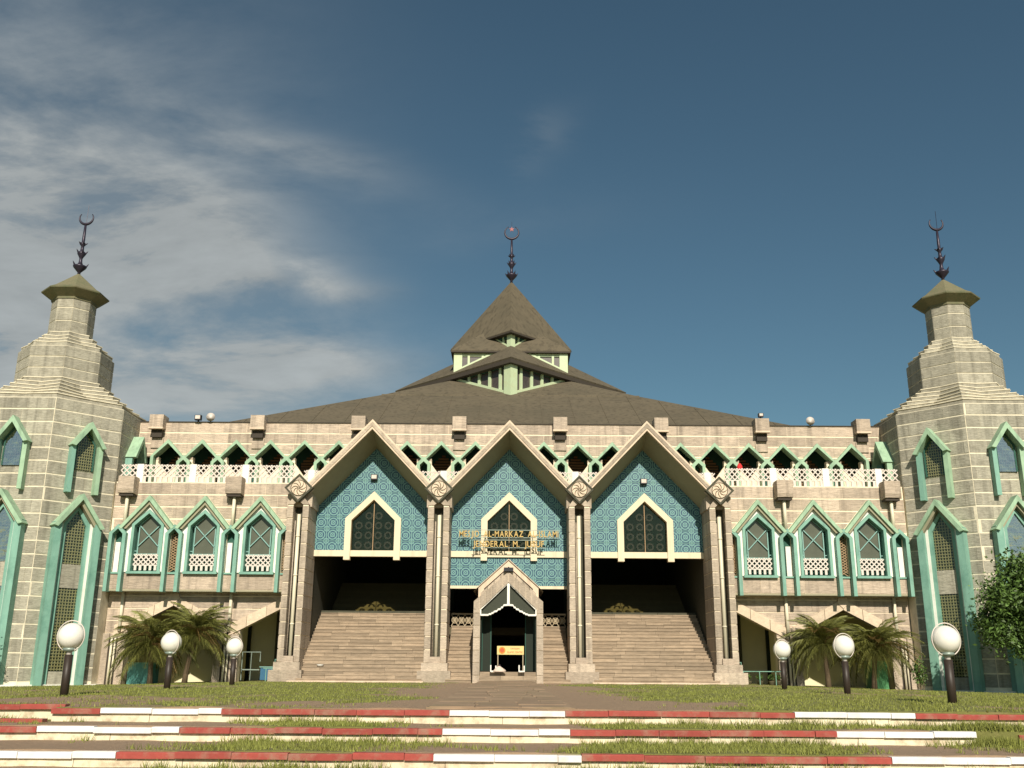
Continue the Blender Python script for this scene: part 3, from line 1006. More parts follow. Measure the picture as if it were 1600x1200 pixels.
# finials ---------------------------------------------------------------------
def finial(parent, c, s, star=False, zc=None):
    x, y, z = c
    f = MB().lathe(c, [(.10 * s, -.1), (.10 * s, .25 * s), (.14 * s, .3 * s), (.42 * s, .62 * s), (.45 * s, .72 * s), (.2 * s, .82 * s), (.12 * s, 1.0 * s), (.10 * s, 1.25 * s), (.13 * s, 1.35 * s),
                       (.27 * s, 1.6 * s), (.28 * s, 1.7 * s), (.12 * s, 1.85 * s), (.10 * s, 2.2 * s), (.17 * s, 2.28 * s), (.18 * s, 2.4 * s), (.10 * s, 2.5 * s), (.10 * s, 2.9 * s), (.07 * s, 3.9 * s)], 14)
    f = f.build('finial', finm, parent, True)
    for rr, zz, h in ((.42, .70, .26), (.26, 1.66, .22), (.17, 2.36, .1)):
        pt = MB()
        for q in range(5):
            a = q * PI * 2 / 5 + .3
            d = Vector((math.cos(a), math.sin(a), 0))
            b0 = Vector(c) + Vector((0, 0, zz * s)) + d * rr * s * .9
            pt.tube([b0, b0 + d * .08 * s + Vector((0, 0, h * .5 * s)), b0 + d * .16 * s + Vector((0, 0, h * s))], [.07 * s, .05 * s, .008], 6)
        pt.build('petal_crown', finm, f)
    # crescent, points upward
    rO = (.56 if star else .47) * s
    cz = z + 3.9 * s + rO - .03
    pts, rd = [], []
    span = R(152 if star else 128)
    for q in range(25):
        a = -PI / 2 - span + 2 * span * q / 24
        k = 1 - abs(q - 12) / 12
        pts.append((x + math.cos(a) * rO, y, cz + math.sin(a) * rO))
        rd.append((.03 + .075 * k) * s)
    MB().tube(pts, rd, 8).build('crescent', finm, f, True)
    if star:
        st = []
        for q in range(10):
            r_ = (.23 if q % 2 == 0 else .09) * s
            a = PI / 2 + q * PI / 5
            st.append((x + math.cos(a) * r_, cz + .28 * s + math.sin(a) * r_))
        mb = MB()
        for q in range(10):
            mb.prism([(x, cz + .28 * s), st[q], st[(q + 1) % 10]], -y - .03, -y + .03)
        mb.build('star', redp, f)
        MB().tube([(x, y, cz + .4 * s), (x, y, cz + .95 * s)], .012 * s, 5).build('lightning_rod', finm, f)
    else:
        MB().tube([(x + .02, y, cz - rO), (x + .04, y, cz + .95 * s)], .013, 5).build('lightning_rod', finm, f)
finial(hall, (0, RC, 30.6), 1.02, True)

# ------------------------------------------------------------------ entrance porch
porch = thing('entrance_porch', 'triple gabled entrance porch with blue patterned tile panels between tall stone pillars', 'porch', (0, 0, 0))
GX = [-6.93, 0, 6.93]
PX = [-10.4, -3.465, 3.465, 10.4]
PY = -2.0
FP = Fr((0, PY, 0))
for gi, g in enumerate(GX):
    # outer trim and tapering soffit
    gt = MB()
    oF = [(-3.2, 9.30), (0, 12.72), (3.2, 9.30)]
    iF = [(-2.95, 9.12), (0, 12.22), (2.95, 9.12)]
    gt.band([(g + a, z) for a, z in oF], [(g + a, z) for a, z in iF], -.22, .0, FP)
    gb = gt.build('gable', trim, porch)
    oL = [(-3.12, 9.26), (0, 12.60), (3.12, 9.26)]
    MB().band([(g + a, z) for a, z in oL], [(g + a * 1.02, z - .08) for a, z in [(-3.05, 9.14), (0, 12.44), (3.05, 9.14)]], .0, .035, FP).build('gable_lip', stone_p, gb)
    # soffit: loft between front inner line and back line, with roof skin above
    bk = [(-2.93, 8.50), (0, 11.62), (2.93, 8.50)]
    mb = MB()
    for i in range(2):
        a, b_ = iF[i], iF[i + 1]
        c_, d_ = bk[i], bk[i + 1]
        mb.poly([(g + a[0], PY + .2, a[1]), (g + b_[0], PY + .2, b_[1]), (g + d_[0], 0.06, d_[1]), (g + c_[0], 0.06, c_[1])])
    for sgn, (a, c_) in ((-1, (iF[0], bk[0])), (1, (iF[2], bk[2]))):
        pass
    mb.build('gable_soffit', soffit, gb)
    mb = MB()
    for sgn in (-1, 1):
        mb.poly([(g + sgn * 3.2, PY + .01, 9.30), (g, PY + .01, 12.72), (g, .6, 12.6), (g + sgn * 3.2, .6, 9.2)])
    mb.build('gable_roof', roofm, gb)
    # back closing wall above panel
    # tiled panel
    zb = 6.33
    hw, s0, ap = 2.93, 8.52, 11.64
    region = [(g - hw, zb), (g + hw, zb), (g + hw, s0), (g, ap), (g - hw, s0)]
    hole = pent(g, 1.12, zb - 1, 7.98, 9.0)
    ps = subtract([region], ccw(hole))
    pb = MB()
    for p in ps: pb.prism(p, -.12, 0)
    pb = pb.build('tile_panel', tileback, porch)
    nx = 5
    i0, i1 = math.floor((g - hw) / PT) - 1, math.ceil((g + hw) / PT) + 1
    j0, j1 = math.floor(zb / PT) - 1, math.ceil(ap / PT) + 1
    def tiles(region, holes, parent):
        r = ccw(region)
        for i in range(i0, i1):
            for j in range(j0 - 4, j1):
                pp = [(i * PT + .007, j * PT + .007), ((i + 1) * PT - .007, j * PT + .007), ((i + 1) * PT - .007, (j + 1) * PT - .007), (i * PT + .007, (j + 1) * PT - .007)]
                for k in range(len(r)):
                    pp = clip(pp, r[k], r[(k + 1) % len(r)], True)
                    if len(pp) < 3: break
                if len(pp) < 3 or area(pp) < .004: continue
                q = [pp]
                for h in holes: q = subtract(q, ccw(h))
                if sum(area(x) for x in q) < .004: continue
                mb = MB()
                for x in q: mb.prism(x, -.01, .022, F0, False)
                mb.build('tile', tile_m, parent)
    tiles(region, [pent(g, 1.4, zb - 1, 7.9, 9.3)], pb)
    # window
    wf = MB().band([(g - 1.42, 5.86), (g - 1.42, 7.95), (g, 9.34), (g + 1.42, 7.95), (g + 1.42, 5.86)],
                   [(g - 1.10, 5.86), (g - 1.10, 7.86), (g, 8.92), (g + 1.10, 7.86), (g + 1.10, 5.86)], -.12, .24).build('window_surround', beamm, porch)
    MB().prism(pent(g, 1.11, 6.33, 7.87, 8.94), -.10, -.07).build('pane', pane_dark, wf)
    mm = MB()
    for jx in range(-2, 2):
        for jz in range(5):
            cx_, cz_ = g + (jx + .5) * .5, 6.62 + jz * .5
            lim = 1.1 - .2 if cz_ < 7.6 else (8.94 - cz_) * 1.05 - .2
            if abs(cx_ - g) > max(lim, .05): continue
            pts = [(cx_ + math.cos(q * PI / 6) * .20, cz_ + math.sin(q * PI / 6) * .20) for q in range(12)]
            mm.band(pts, [(cx_ + (a - cx_) * .55, cz_ + (b_ - cz_) * .55) for a, b_ in pts], -.065, -.05, F0, True)
    mm.build('lattice', olive_gr, wf)
    MB().box(g - .02, g + .02, .02, .065, 6.33, 8.9).build('centre_mullion', brown_gr, wf)
    # beam
    for a0, a1 in ((-2.93, -1.424), (-1.096, 1.096), (1.424, 2.93)):
        MB().box(g + a0, g + a1, -.14, .12, 6.04, 6.34).build('beam', beamm, porch)
    if gi == 1:
        p2 = MB().box(-2.93, 2.93, .0, .12, 4.62, 6.03).build('tile_panel', tileback, porch)
        tiles([(-2.93, 4.63), (2.93, 4.63), (2.93, 6.03), (-2.93, 6.03)], [], p2)
        MB().box(-2.93, 2.93, -.1, .14, 4.48, 4.62).build('beam', beamm, porch)
# valley roofs between gables are closed by the pillars
for k, c in enumerate(PX):
    p_ = MB()
    # core: two jambs, groove back, head
    pol = [(c - .53, .9), (c - .2, .9), (c - .2, 8.3), (c - .53, 8.3)]
    p_.box(c - .50, c - .24, PY + .03, 0.3, .85, 8.35)
    p_.box(c + .24, c + .50, PY + .03, 0.3, .85, 8.35)
    p_.box(c - .24, c + .24, PY + 1.2, 0.3, .85, 9.0)
    p_ = p_.build("pillar", mortar, porch)
    for sg in (-1, 1):
        z = .87
        while z < 8.3:
            zt = min(z + .62, 8.36)
            x0, x1 = sorted((c + sg * .235, c + sg * .53))
            MB().box(x0, x1, PY - .002 + random.uniform(-.01, .01), PY + 2.2, z + .025, zt - .025).build('quoin', stone_p, p_)
            z = zt
        MB().prism([(c + sg * .235, 8.36), (c + sg * .53, 8.36), (c + sg * .22, 8.78), (c, 8.80), (c, 8.55)][::1], -.95, .01, FP).build('pillar_head', stone_p, p_)
    MB().box(c - .225, c + .225, PY + .62, PY + .66, .9, 8.6).build('groove_back', inner, p_)  # dark brown backing, groove shade painted into its colour
    bs = MB().box(c - .78, c + .78, PY - .55, PY + 1.2, -.3, .52).build('pillar_base', stone_p, p_)
    MB().box(c - .62, c + .62, PY - .28, PY + 1.2, .52, .88).build('pillar_plinth', stone_p, p_)
    MB().box(c - .27, c + .27, PY - .14, PY + .1, .88, 1.16).build('pipe_box', stone, p_)
    MB().tube([(c + (.03 if c < 0 else -.03), PY + .22, 1.15), (c + (.03 if c < 0 else -.03), PY + .22, 7.9)], .09, 12).build('rainwater_pipe', pipe, p_, True)
    MB().tube([(c - .16, PY + .30, 1.15), (c - .16, PY + .30, 7.6)], .035, 8).build('conduit', stone_p, p_, True)
    for zz in (2.6, 4.9, 6.8):
        MB().tube([(c + (.03 if c < 0 else -.03), PY + .22, zz), (c + (.03 if c < 0 else -.03), PY + .22, zz + .07)], .108, 12).build('pipe_collar', pipe, p_, True)
    # diamond medallion
    z0, hd = 9.16, .66
    dm = MB().prism([(c, z0 - hd), (c + hd, z0), (c, z0 + hd), (c - hd, z0)], -.45, .16, FP).build('medallion', stone_p, p_)
    MB().band([(c, z0 - hd - .05), (c + hd + .05, z0), (c, z0 + hd + .05), (c - hd - .05, z0)], [(c, z0 - hd + .07), (c + hd - .07, z0), (c, z0 + hd - .07), (c - hd + .07, z0)], -.1, .20, FP, True)\
        .build('medallion_rim', inner, p_)
    disc = MB()
    pts = [(c + math.cos(q * PI / 12) * .37, z0 + math.sin(q * PI / 12) * .37) for q in range(24)]
    disc.prism(pts, .15, .185, FP)
    disc.build('rosette', trim, p_)
    pt = MB()
    for q in range(8):
        a = q * PI / 4
        pr = []
        for w_ in range(5):
            r_ = .03 + .32 * w_ / 4
            aa = a + .9 * (w_ / 4) ** 1.3
            pr.append((c + math.cos(aa) * r_, PY - .20, z0 + math.sin(aa) * r_))
        pt.tube(pr, [.012, .018, .02, .016, .01], 5)
    rr_ = [(c + math.cos(q * PI / 12) * .385, PY - .19, z0 + math.sin(q * PI / 12) * .385) for q in range(25)]
    pt.tube(rr_, .018, 5, False)
    pt.build('rosette_carving', dstair, p_)
# stone infill behind medallions between gables
for c in PX:
    MB().prism([(c - .62, 8.3), (c + .62, 8.3), (c + .62, 8.9), (c + .12, 9.35), (c - .12, 9.35), (c - .62, 8.9)], -2.2, -.28, FP).build('valley_block', stone_p, porch)
# side walls, ceiling and back of the porch
for s in (-1, 1):
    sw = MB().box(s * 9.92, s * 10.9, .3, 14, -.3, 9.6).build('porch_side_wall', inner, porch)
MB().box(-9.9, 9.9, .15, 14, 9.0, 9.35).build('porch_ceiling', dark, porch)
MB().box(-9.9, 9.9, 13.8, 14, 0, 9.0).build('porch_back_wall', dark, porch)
for s in (-1, 1):
    MB().box(s * 3.2, s * 3.7, .32, .8, 0, 9.0).build('inner_pier', inner, porch)
    MB().box(s * 3.2, s * 3.7, 8.0, 8.6, 3.0, 9.0).build('inner_pier', dark, porch)
# header wall from gables to terrace, so no sky shows between the gables
MB().box(-10.9, 10.9, .62, .9, 9.35, 9.64).build('terrace_edge', stone, porch)
def letters():
    root = porch
    fc = bpy.data.curves.new('fontcurve', 'FONT')
    fc.size = .43
    fc.extrude = .03
    fc.offset = .006
    for text, zb, xa, xb in (("MESJID AL-MARKAZ AL-ISLAMI", 7.00, -2.50, 2.52), ("JENDERAL M. JUSUF", 6.50, -1.80, 1.80)):
        brd = MB().box(xa - .05, xb + .05, -.625, -.61, zb - .05, zb - .02).box(xa - .05, xb + .05, -.625, -.61, zb + .33, zb + .36).build('letter_rail', rail_m, root)
        for x in (xa + .2, (xa + xb) / 2 - .9, (xa + xb) / 2 + .9, xb - .2):
            MB().tube([(x, -.61, zb - .04), (x, -.02, zb - .04)], .02, 6).tube([(x, -.61, zb + .345), (x, -.02, zb + .345)], .02, 6).build('letter_bracket', rail_m, brd)
        # measure glyph advances
        meshes, adv = [], []
        for ch in text:
            if ch == ' ':
                meshes.append(None); adv.append(.26); continue
            fc.body = ch
            o = bpy.data.objects.new('tmp', fc)
            link(o)
            bpy.context.view_layer.update()
            dg = bpy.context.evaluated_depsgraph_get()
            me = bpy.data.meshes.new_from_object(o.evaluated_get(dg))
            bpy.data.objects.remove(o)
            xs = [v.co.x for v in me.vertices]
            w = max(xs) - min(xs)
            for v in me.vertices: v.co.x -= min(xs)
            meshes.append(me); adv.append(w + .055)
        sc_ = (xb - xa) / sum(adv)
        x = xa
        for me, a in zip(meshes, adv):
            if me is not None:
                for v in me.vertices:
                    X0, Y0, Z0 = v.co
                    v.co = (x + X0 * sc_ , -.645 - Z0, zb + Y0)
                me.materials.clear()
                me.materials.append(brass)
                me.name = 'letter'
                lo = link(bpy.data.objects.new('letter', me))
                lo.parent = root
            x += a * sc_
letters()

# ------------------------------------------------------------------ staircases
def staircase(label, x0, x1, y0, n_, rise, run):
    st = thing('stone_staircase', label, 'stairs', ((x0 + x1) / 2, y0, 0), 'stone stairs up to the porch')
    for i in range(n_):
        a = x0
        mb = MB()
        y = y0 + i * run
        while a < x1 - .01:
            w = random.uniform(.9, 2.2)
            b_ = min(a + w, x1)
            if x1 - b_ < .4: b_ = x1
            mb.box(a + .004, b_ - .004, y + .022 + random.uniform(0, .006), y + run + .04, i * rise - .14 - (.3 if i == 0 else 0), (i + 1) * rise - .05)
            mb.box(a + .004, b_ - .004, y - .006 + random.uniform(0, .008), y + run + .05, (i + 1) * rise - .049, (i + 1) * rise - random.uniform(0, .006))
            a = b_
        mb.build('step', stone_s, st)
    # solid body below
    mb = MB()
    pts = [(y0 + .05, -.3)] + sum([[(y0 + .05 + i * run, i * rise - .02), (y0 + .05 + i * run + run, i * rise - .02)] for i in range(n_)], []) + [(y0 + n_ * run + .05, -.3)]
    mb.rings([[(x0 + .02, y, z) for y, z in pts], [(x1 - .02, y, z) for y, z in pts]])
    mb.build('stair_body', stone_s, st)
    return st
staircase('broad stone staircase under the left blue gable, with a small white bowl lying on it', -9.87, -4.02, -2.6, 20, .17, .28)
staircase('narrow stone flight squeezed between the left middle pillar and the entrance portal', -2.92, -1.62, -2.6, 16, .17, .28)
staircase('narrow stone flight squeezed between the entrance portal and the right middle pillar', 1.62, 2.92, -2.6, 16, .17, .28)
staircase('broad stone staircase under the right blue gable', 4.02, 9.87, -2.6, 20, .17, .28)
for s in (-1, 1):
    MB().box(s * 3.9, s * 10.2, -2.95, -2.6, -.3, .055).build('bottom_slab', trim, porch)
    x0, x1 = sorted((s * 3.7, s * 9.9))
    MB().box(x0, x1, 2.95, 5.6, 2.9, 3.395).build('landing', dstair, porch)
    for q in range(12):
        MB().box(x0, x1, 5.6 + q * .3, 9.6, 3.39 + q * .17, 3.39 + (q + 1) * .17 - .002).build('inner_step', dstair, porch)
    MB().box(x0, x1, 3.0, 3.1, 3.38, 3.52).build('landing_kerb', inner, porch)
    for xx in (x0 + 1.9, x0 + 4.3):
        MB().box(xx - .13, xx + .13, 2.9, 3.15, 3.15, 3.5).build('drain_block', inner, porch)
MB().box(-3.6, 3.6, 1.8, 9, 2.3, 2.66).build('landing', dstair, porch)
for s in (-1, 1):
    lr = MB()
    x0, x1 = sorted((s * 1.55, s * 2.95))
    lr.box(x0, x1, 1.90, 1.96, 3.30, 3.38).box(x0, x1, 1.90, 1.96, 2.68, 2.74)
    nn = 4
    w = (x1 - x0) / nn
    for i in range(nn):
        cx_ = x0 + (i + .5) * w
        for r_ in (.15, .07):
            lr.tube([(cx_ + math.cos(q * PI / 5) * r_, 1.93, 3.02 + math.sin(q * PI / 5) * r_) for q in range(11)], .025, 4, False)
        lr.bar((cx_ - w / 2, 1.93, 2.74), (cx_ + w / 2, 1.93, 3.3), .03)
        lr.bar((cx_ - w / 2, 1.931, 3.3), (cx_ + w / 2, 1.931, 2.74), .03)
    lr.build('landing_railing', tanbar, porch)

# ------------------------------------------------------------------ portal
QY = -3.8
FQ = Fr((0, QY, 0))
portal = thing('entrance_portal', 'small gabled stone portal with dark doorway in the middle of the stairs', 'portal', (0, QY, 0))
pb = MB()
# outer gable layer
pb.band([(-1.40, 3.7), (-1.40, 4.34), (0, 5.60), (1.40, 4.34), (1.40, 3.7)], [(-1.14, 3.7), (-1.14, 4.22), (0, 5.24), (1.14, 4.22), (1.14, 3.7)], -1.4, -.18, FQ)
pb = pb.build('outer_gable', trim, portal)
for sg in (-1, 1):
    for q in range(4):
        u0, u1 = .06 + q * .31, .06 + (q + 1) * .31 - .015
        z_ = lambda u: 5.18 - u * .9
        MB().prism([(sg * u0, z_(u0) - .40), (sg * u1, z_(u1) - .40), (sg * u1, z_(u1)), (sg * u0, z_(u0))], -.8, -.14 + .01 * (q % 2), FQ).build('gable_stone', stone_p, pb)
ig = MB().band([(-1.60, -.2), (-1.60, 3.62), (0, 4.98), (1.60, 3.62), (1.60, -.2)], [(-1.30, -.2), (-1.30, 3.28), (0, 4.50), (1.30, 3.28), (1.30, -.2)], -1.6, -.03, FQ).build('inner_gable', mortar, portal)
for sg in (-1, 1):
    for q in range(6):
        L_ = 1.6
        u0, u1 = q * L_ / 6 + .006, (q + 1) * L_ / 6 - .006
        zo = lambda u: 4.99 - u * .85
        zi = lambda u: 4.50 - u * .9385
        MB().prism([(sg * u0, zi(u0)), (sg * u1, zi(u1) if u1 < 1.3 else 3.3), (sg * u1, zo(u1)), (sg * u0, zo(u0))], -.06, .0 + .006 * (q % 2), FQ).build('gable_stone', stone_p, ig)
    z = -.2
    while z < 3.2:
        zt = min(z + .55, 3.28)
        x0, x1 = sorted((sg * 1.305, sg * 1.605))
        MB().box(x0, x1, QY - .004, QY + 1.5, z + .012, zt - .012).build('jamb_stone', stone_p, ig)
        z = zt
# white line around the opening, post and ogee edge
sm_ = [(-1.28, 3.02), (-.93, 3.02), (-.88, 3.06), (-.80, 3.06), (-.76, 3.11), (-.70, 3.11), (-.66, 3.17), (-.52, 3.20), (-.48, 3.27), (-.36, 3.29), (-.33, 3.36), (-.26, 3.37), (-.22, 3.46), (0, 3.48)]
og = sm_ + [(-a, z) for a, z in sm_[::-1][1:]]
for sg in (-1, 1):
    pts = [(sg * .06, 3.5), (sg * .06, 4.42), (sg * 1.27, 3.28), (sg * 1.27, 3.06)] + [(sg * abs(a), z + .02) for a, z in sm_[1:-1]]
    mb = MB()
    # fan the pane as strips so it stays a simple shape
    prev = None
    for i in range(24):
        u0, u1 = .06 + (1.21) * i / 24, .06 + 1.21 * (i + 1) / 24
        def low(u):
            for j in range(len(sm_) - 1):
                if -sm_[j][0] >= u >= -sm_[j + 1][0]:
                    t_ = (-sm_[j][0] - u) / max(1e-6, (-sm_[j][0] + sm_[j + 1][0]))
                    return sm_[j][1] + (sm_[j + 1][1] - sm_[j][1]) * t_
            return 3.02
        hi = lambda u: 4.45 - u * .93
        mb.prism([(sg * u0, low(u0)), (sg * u1, low(u1)), (sg * u1, hi(u1)), (sg * u0, hi(u0))], -.24, -.21, FQ)
    mb.build('tympanum_pane', pane_tymp, portal)
    MB().bar((sg * .03, QY + .10, 4.46), (sg * 1.28, QY + .10, 3.27), .05, .1).build('white_edge', white, portal)
    MB().bar((sg * 1.275, QY + .10, 3.28), (sg * 1.275, QY + .10, 3.0), .05, .1).build('white_edge', white, portal)
MB().box(-.06, .06, QY + .03, QY + .2, 3.47, 4.46).build('white_post', white, portal)
MB().band([(a, z + .04) for a, z in og], [(a, z - .04) for a, z in og], -.26, -.02, FQ).build('ogee_edge', white, portal)
MB().box(-.22, .22, QY - .12, QY + .25, 5.0, 5.17).build('hood_lamp', black, portal)
pi_ = MB()
pi_.box(-1.30, -1.24, QY + .3, 6, .4, 4.2).box(1.24, 1.30, QY + .3, 6, .4, 4.2).box(-1.3, 1.3, QY + .3, 6, 4.2, 4.3).box(-1.3, 1.3, 5.9, 6, .4, 4.2)
pi_.build('passage_wall', dark, portal)
# roof slab of the portal
mb = MB()
for sg in (-1, 1):
    mb.poly([(0, QY + .1, 5.55), (sg * 1.62, QY + .1, 4.1), (sg * 1.62, 0, 4.1), (0, 0, 5.55)])
mb.build('portal_roof', roofm, portal)
for sg in (-1, 1):
    x0, x1 = sorted((sg * 1.3, sg * 1.6))
    MB().box(x0, x1, QY + 1.5, 1.6, 0, 3.6).build('side_wall', stone_p, portal)
# dark door leaves
for sg in (-1, 1):
    x0, x1 = sorted((sg * 1.25, sg * .78))
    d_ = MB().box(x0, x1, QY + 1.2, QY + 1.26, .52, 3.9).build('door_leaf', dark, portal)
    MB().box(x0 + .02, x0 + .05, QY + 1.17, QY + 1.2, .55, 3.2).box(x1 - .05, x1 - .02, QY + 1.17, QY + 1.2, .55, 3.2).build('door_stile', dgreen, d_)
for i, (w, y, z) in enumerate(((1.295, -4.35, .16), (1.29, -4.05, .33), (1.28, -3.75, .5))):
    mb = MB()
    a = -w
    while a < w:
        b_ = min(w, a + random.uniform(.7, 1.1))
        mb.box(a + .004, b_ - .004, y, y + (1.6 if i == 2 else .32), -.1, z)
        a = b_
    mb.build('portal_step', stone_s, portal)
# yellow sign on posts
sg_ = thing('standing_sign', 'cream yellow board sign with round orange emblem standing in the portal doorway', 'sign', (.11, -4.0, .5))
MB().box(-.50, .72, -3.83, -3.80, 1.26, 1.64).build('board', signy, sg_)
MB().lathe((0, 0, 0), [(.001, 0)]) if False else None
pts = [(-.27 + math.cos(q * PI / 10) * .15, 1.45 + math.sin(q * PI / 10) * .15) for q in range(20)]
MB().prism(pts, 3.83, 3.845).build('emblem', orange, sg_)
MB().prism([(-.27 + math.cos(q * PI / 10) * .10, 1.45 + math.sin(q * PI / 10) * .10) for q in range(20)], 3.845, 3.85).build('emblem_core', redt, sg_)
def print_text(body, x0, z0, w, h, y, m, parent):
    fc = bpy.data.curves.new('fc', 'FONT')
    fc.body = body
    fc.size = h * 1.4
    fc.extrude = .002
    o = bpy.data.objects.new('tmp', fc)
    link(o)
    bpy.context.view_layer.update()
    me = bpy.data.meshes.new_from_object(o.evaluated_get(bpy.context.evaluated_depsgraph_get()))
    bpy.data.objects.remove(o)
    xs = [v.co.x for v in me.vertices]
    k = w / (max(xs) - min(xs))
    off = origin(parent)
    for v in me.vertices:
        v.co = Vector((x0 + (v.co.x - min(xs)) * k, y - v.co.z, z0 + v.co.y)) - off
    me.materials.clear(); me.materials.append(m)
    o = link(bpy.data.objects.new('lettering', me))
    o.parent = parent
print_text("YAYASAN", .10, 1.49, .42, .08, -3.838, redt, sg_)
print_text("ISLAMIC CENTRE", -.04, 1.33, .70, .08, -3.838, redt, sg_)
for x in (-.46, .68):
    MB().tube([(x, -3.79, .52), (x, -3.79, 1.3)], .022, 6).build('sign_post', tanbar, sg_)
# white U stands below the sign and a cloth bag
for i, x in enumerate((-.66, .62)):
    t_ = thing('stand', ['white U-shaped stand beside the cloth bag at the left foot of the sign', 'white U-shaped stand at the right foot of the portal sign'][i], 'stand', (x, -3.86, .5), 'white stands by the sign')
    MB().box(x - .14, x - .09, -4.02, -3.9, .5, .80).box(x + .09, x + .14, -4.02, -3.9, .5, .78).build('upright', white, t_)
    MB().box(x - .14, x + .14, -4.03, -3.89, .502, .56).build('foot', white, t_)
bag = MB()
rs = []
for q in range(6):
    t_ = q / 5
    r_ = .22 * (1 - t_ ** 1.6) + .03
    rs.append([(-.40 + 1.2 * r_ * math.cos(a) * (1 + .15 * math.sin(3 * a + q)), -4.0 + .6 * r_ * math.sin(a), .505 + .26 * t_) for a in [k_ * PI / 5 for k_ in range(10)]])
bg_ = thing('cloth_bag', 'pale crumpled cloth bag slumped on the top step of the portal', 'bag', (-.4, -4.0, .5))
MB().rings(rs).build('bag_body', cloth, bg_, True)
MB().tube([(-.45, -4.02, .75), (-.38, -4.03, .84), (-.30, -4.02, .74)], .012, 6).build('bag_strap', finm, bg_, True)
# white scrap on left stairs
sp = MB().lathe((-8.95, -1.55, .0), [(.001, .0), (.09, .01), (.15, .05), (.16, .09), (.14, .09), (.001, .04)], 14)
for i, v in enumerate(sp.v): sp.v[i] = (v[0], v[1], v[2] + .685)
o = sp.build('bowl', white, None, True)
o['label'], o['category'] = 'small white bowl lying on the left stone staircase', 'bowl'

# ------------------------------------------------------------------ corner towers
def octo(c, a, z):
    r = a / math.cos(PI / 8)
    return [(c[0] + r * math.cos(PI / 8 + q * PI / 4), c[1] + r * math.sin(PI / 8 + q * PI / 4), z) for q in range(8)]
TA = 4.12
TYC = .82
def tower_window(kind):
    F = F0
    if kind == 'upper':
        w = MB().band([(-.86, 11.10), (0, 12.36), (.86, 11.10)], [(-.66, 11.06), (0, 12.02), (.66, 11.06)], -.02, .55, F).build('window', green)
        for sg in (-1, 1):
            x0, x1 = sorted((sg * .56, sg * .78))
            MB().fbox(F, x0, x1, 8.78, 11.22, -.02, .34).build('hood_leg', teal if sg * 1 < 0 else green, w)  # left leg gets the darker tone, difference in light painted per leg
        hw, z0, zs, za = .40, 9.96, 11.25, 11.8
        MB().band([(-.48, z0), (-.48, zs + .03), (0, za + .1), (.48, zs + .03), (.48, z0)], [(-.40, z0), (-.40, zs), (0, za), (.40, zs), (.40, z0)], -.3, .09, F).build('frame', dgreen, w)
        MB().prism(pent(0, hw, z0, zs, za), -.02, .012, F).build('dark_window_sheet', dark, w)  # dark sheet on the solid wall, painted shade instead of a hollow
        wins = [(z0, zs, za, hw)]
        MB().prism(pent(0, hw, z0, zs, za), .070, .075, F).build('pane', pane_tower, w)
    else:
        w = MB().band([(-1.22, 7.12), (0, 8.74), (1.22, 7.12)], [(-1.02, 7.06), (0, 8.44), (1.02, 7.06)], -.02, .62, F).build('window', green)
        MB().prism([(-1.02, 7.08), (0, 8.44), (1.02, 7.08), (.86, 7.06), (0, 8.24), (-.86, 7.06)], -.02, .44, F).build('hood_lining', soffit, w)
        for sg in (-1, 1):
            x0, x1 = sorted((sg * .78, sg * 1.12))
            MB().fbox(F, x0, x1, -.30, 7.30, -.02, .46).build('hood_leg', teal, w)
            x0, x1 = sorted((sg * .66, sg * .775))
            MB().fbox(F, x0, x1, -.30, 7.40, -.02, .24).build('white_strip', white, w)
        MB().band([(-.66, -.30), (-.66, 7.30), (0, 8.18), (.66, 7.30), (.66, -.30)], [(-.47, -.30), (-.47, 7.20), (0, 7.94), (.47, 7.20), (.47, -.30)], -.02, .16, F).build('frame', teal, w)
        wins = [(5.34, 7.16, 7.88, .47), (.42, 4.22, 4.22, .47)]
        MB().prism([(-.47, .3), (.47, .3), (.47, 7.2), (0, 7.94), (-.47, 7.2)], -.02, .012, F).build('dark_window_sheet', dark, w)  # flat dark sheet painting in the shade behind the panes
        MB().fbox(F, -.47, .47, 4.22, 5.34, -.02, .10).build('spandrel', stone_t, w)
        MB().fbox(F, -.47, .47, -.3, .38, -.02, .06).build('apron', stone_t, w)
        MB().prism(pent(0, .465, 5.36, 7.16, 7.86), .070, .075, F).build('pane', pane_tower, w)
        MB().fbox(F, -.465, .465, .4, 4.20, .070, .075).build('pane', pane_tower, w)
    g = MB()
    for z0, zs, za, hw in wins:
        for i in range(7):
            x = -hw + (i + .5) * 2 * hw / 7
            zt = zs + (za - zs) * (1 - abs(x) / hw)
            g.fbox(F, x - .019, x + .019, z0, zt, .014, .036)
        z = z0 + .06
        while z < za:
            xx = hw if z <= zs else hw * (za - z) / max(.01, za - zs)
            if xx > .03: g.fbox(F, -xx, xx, z - .019, z + .019, .030, .052)
            z += .14
    g.build('grille', tanbar, w)
    return w
tw_u, tw_l = tower_window('upper'), tower_window('lower')
used = {'u': False, 'l': False}

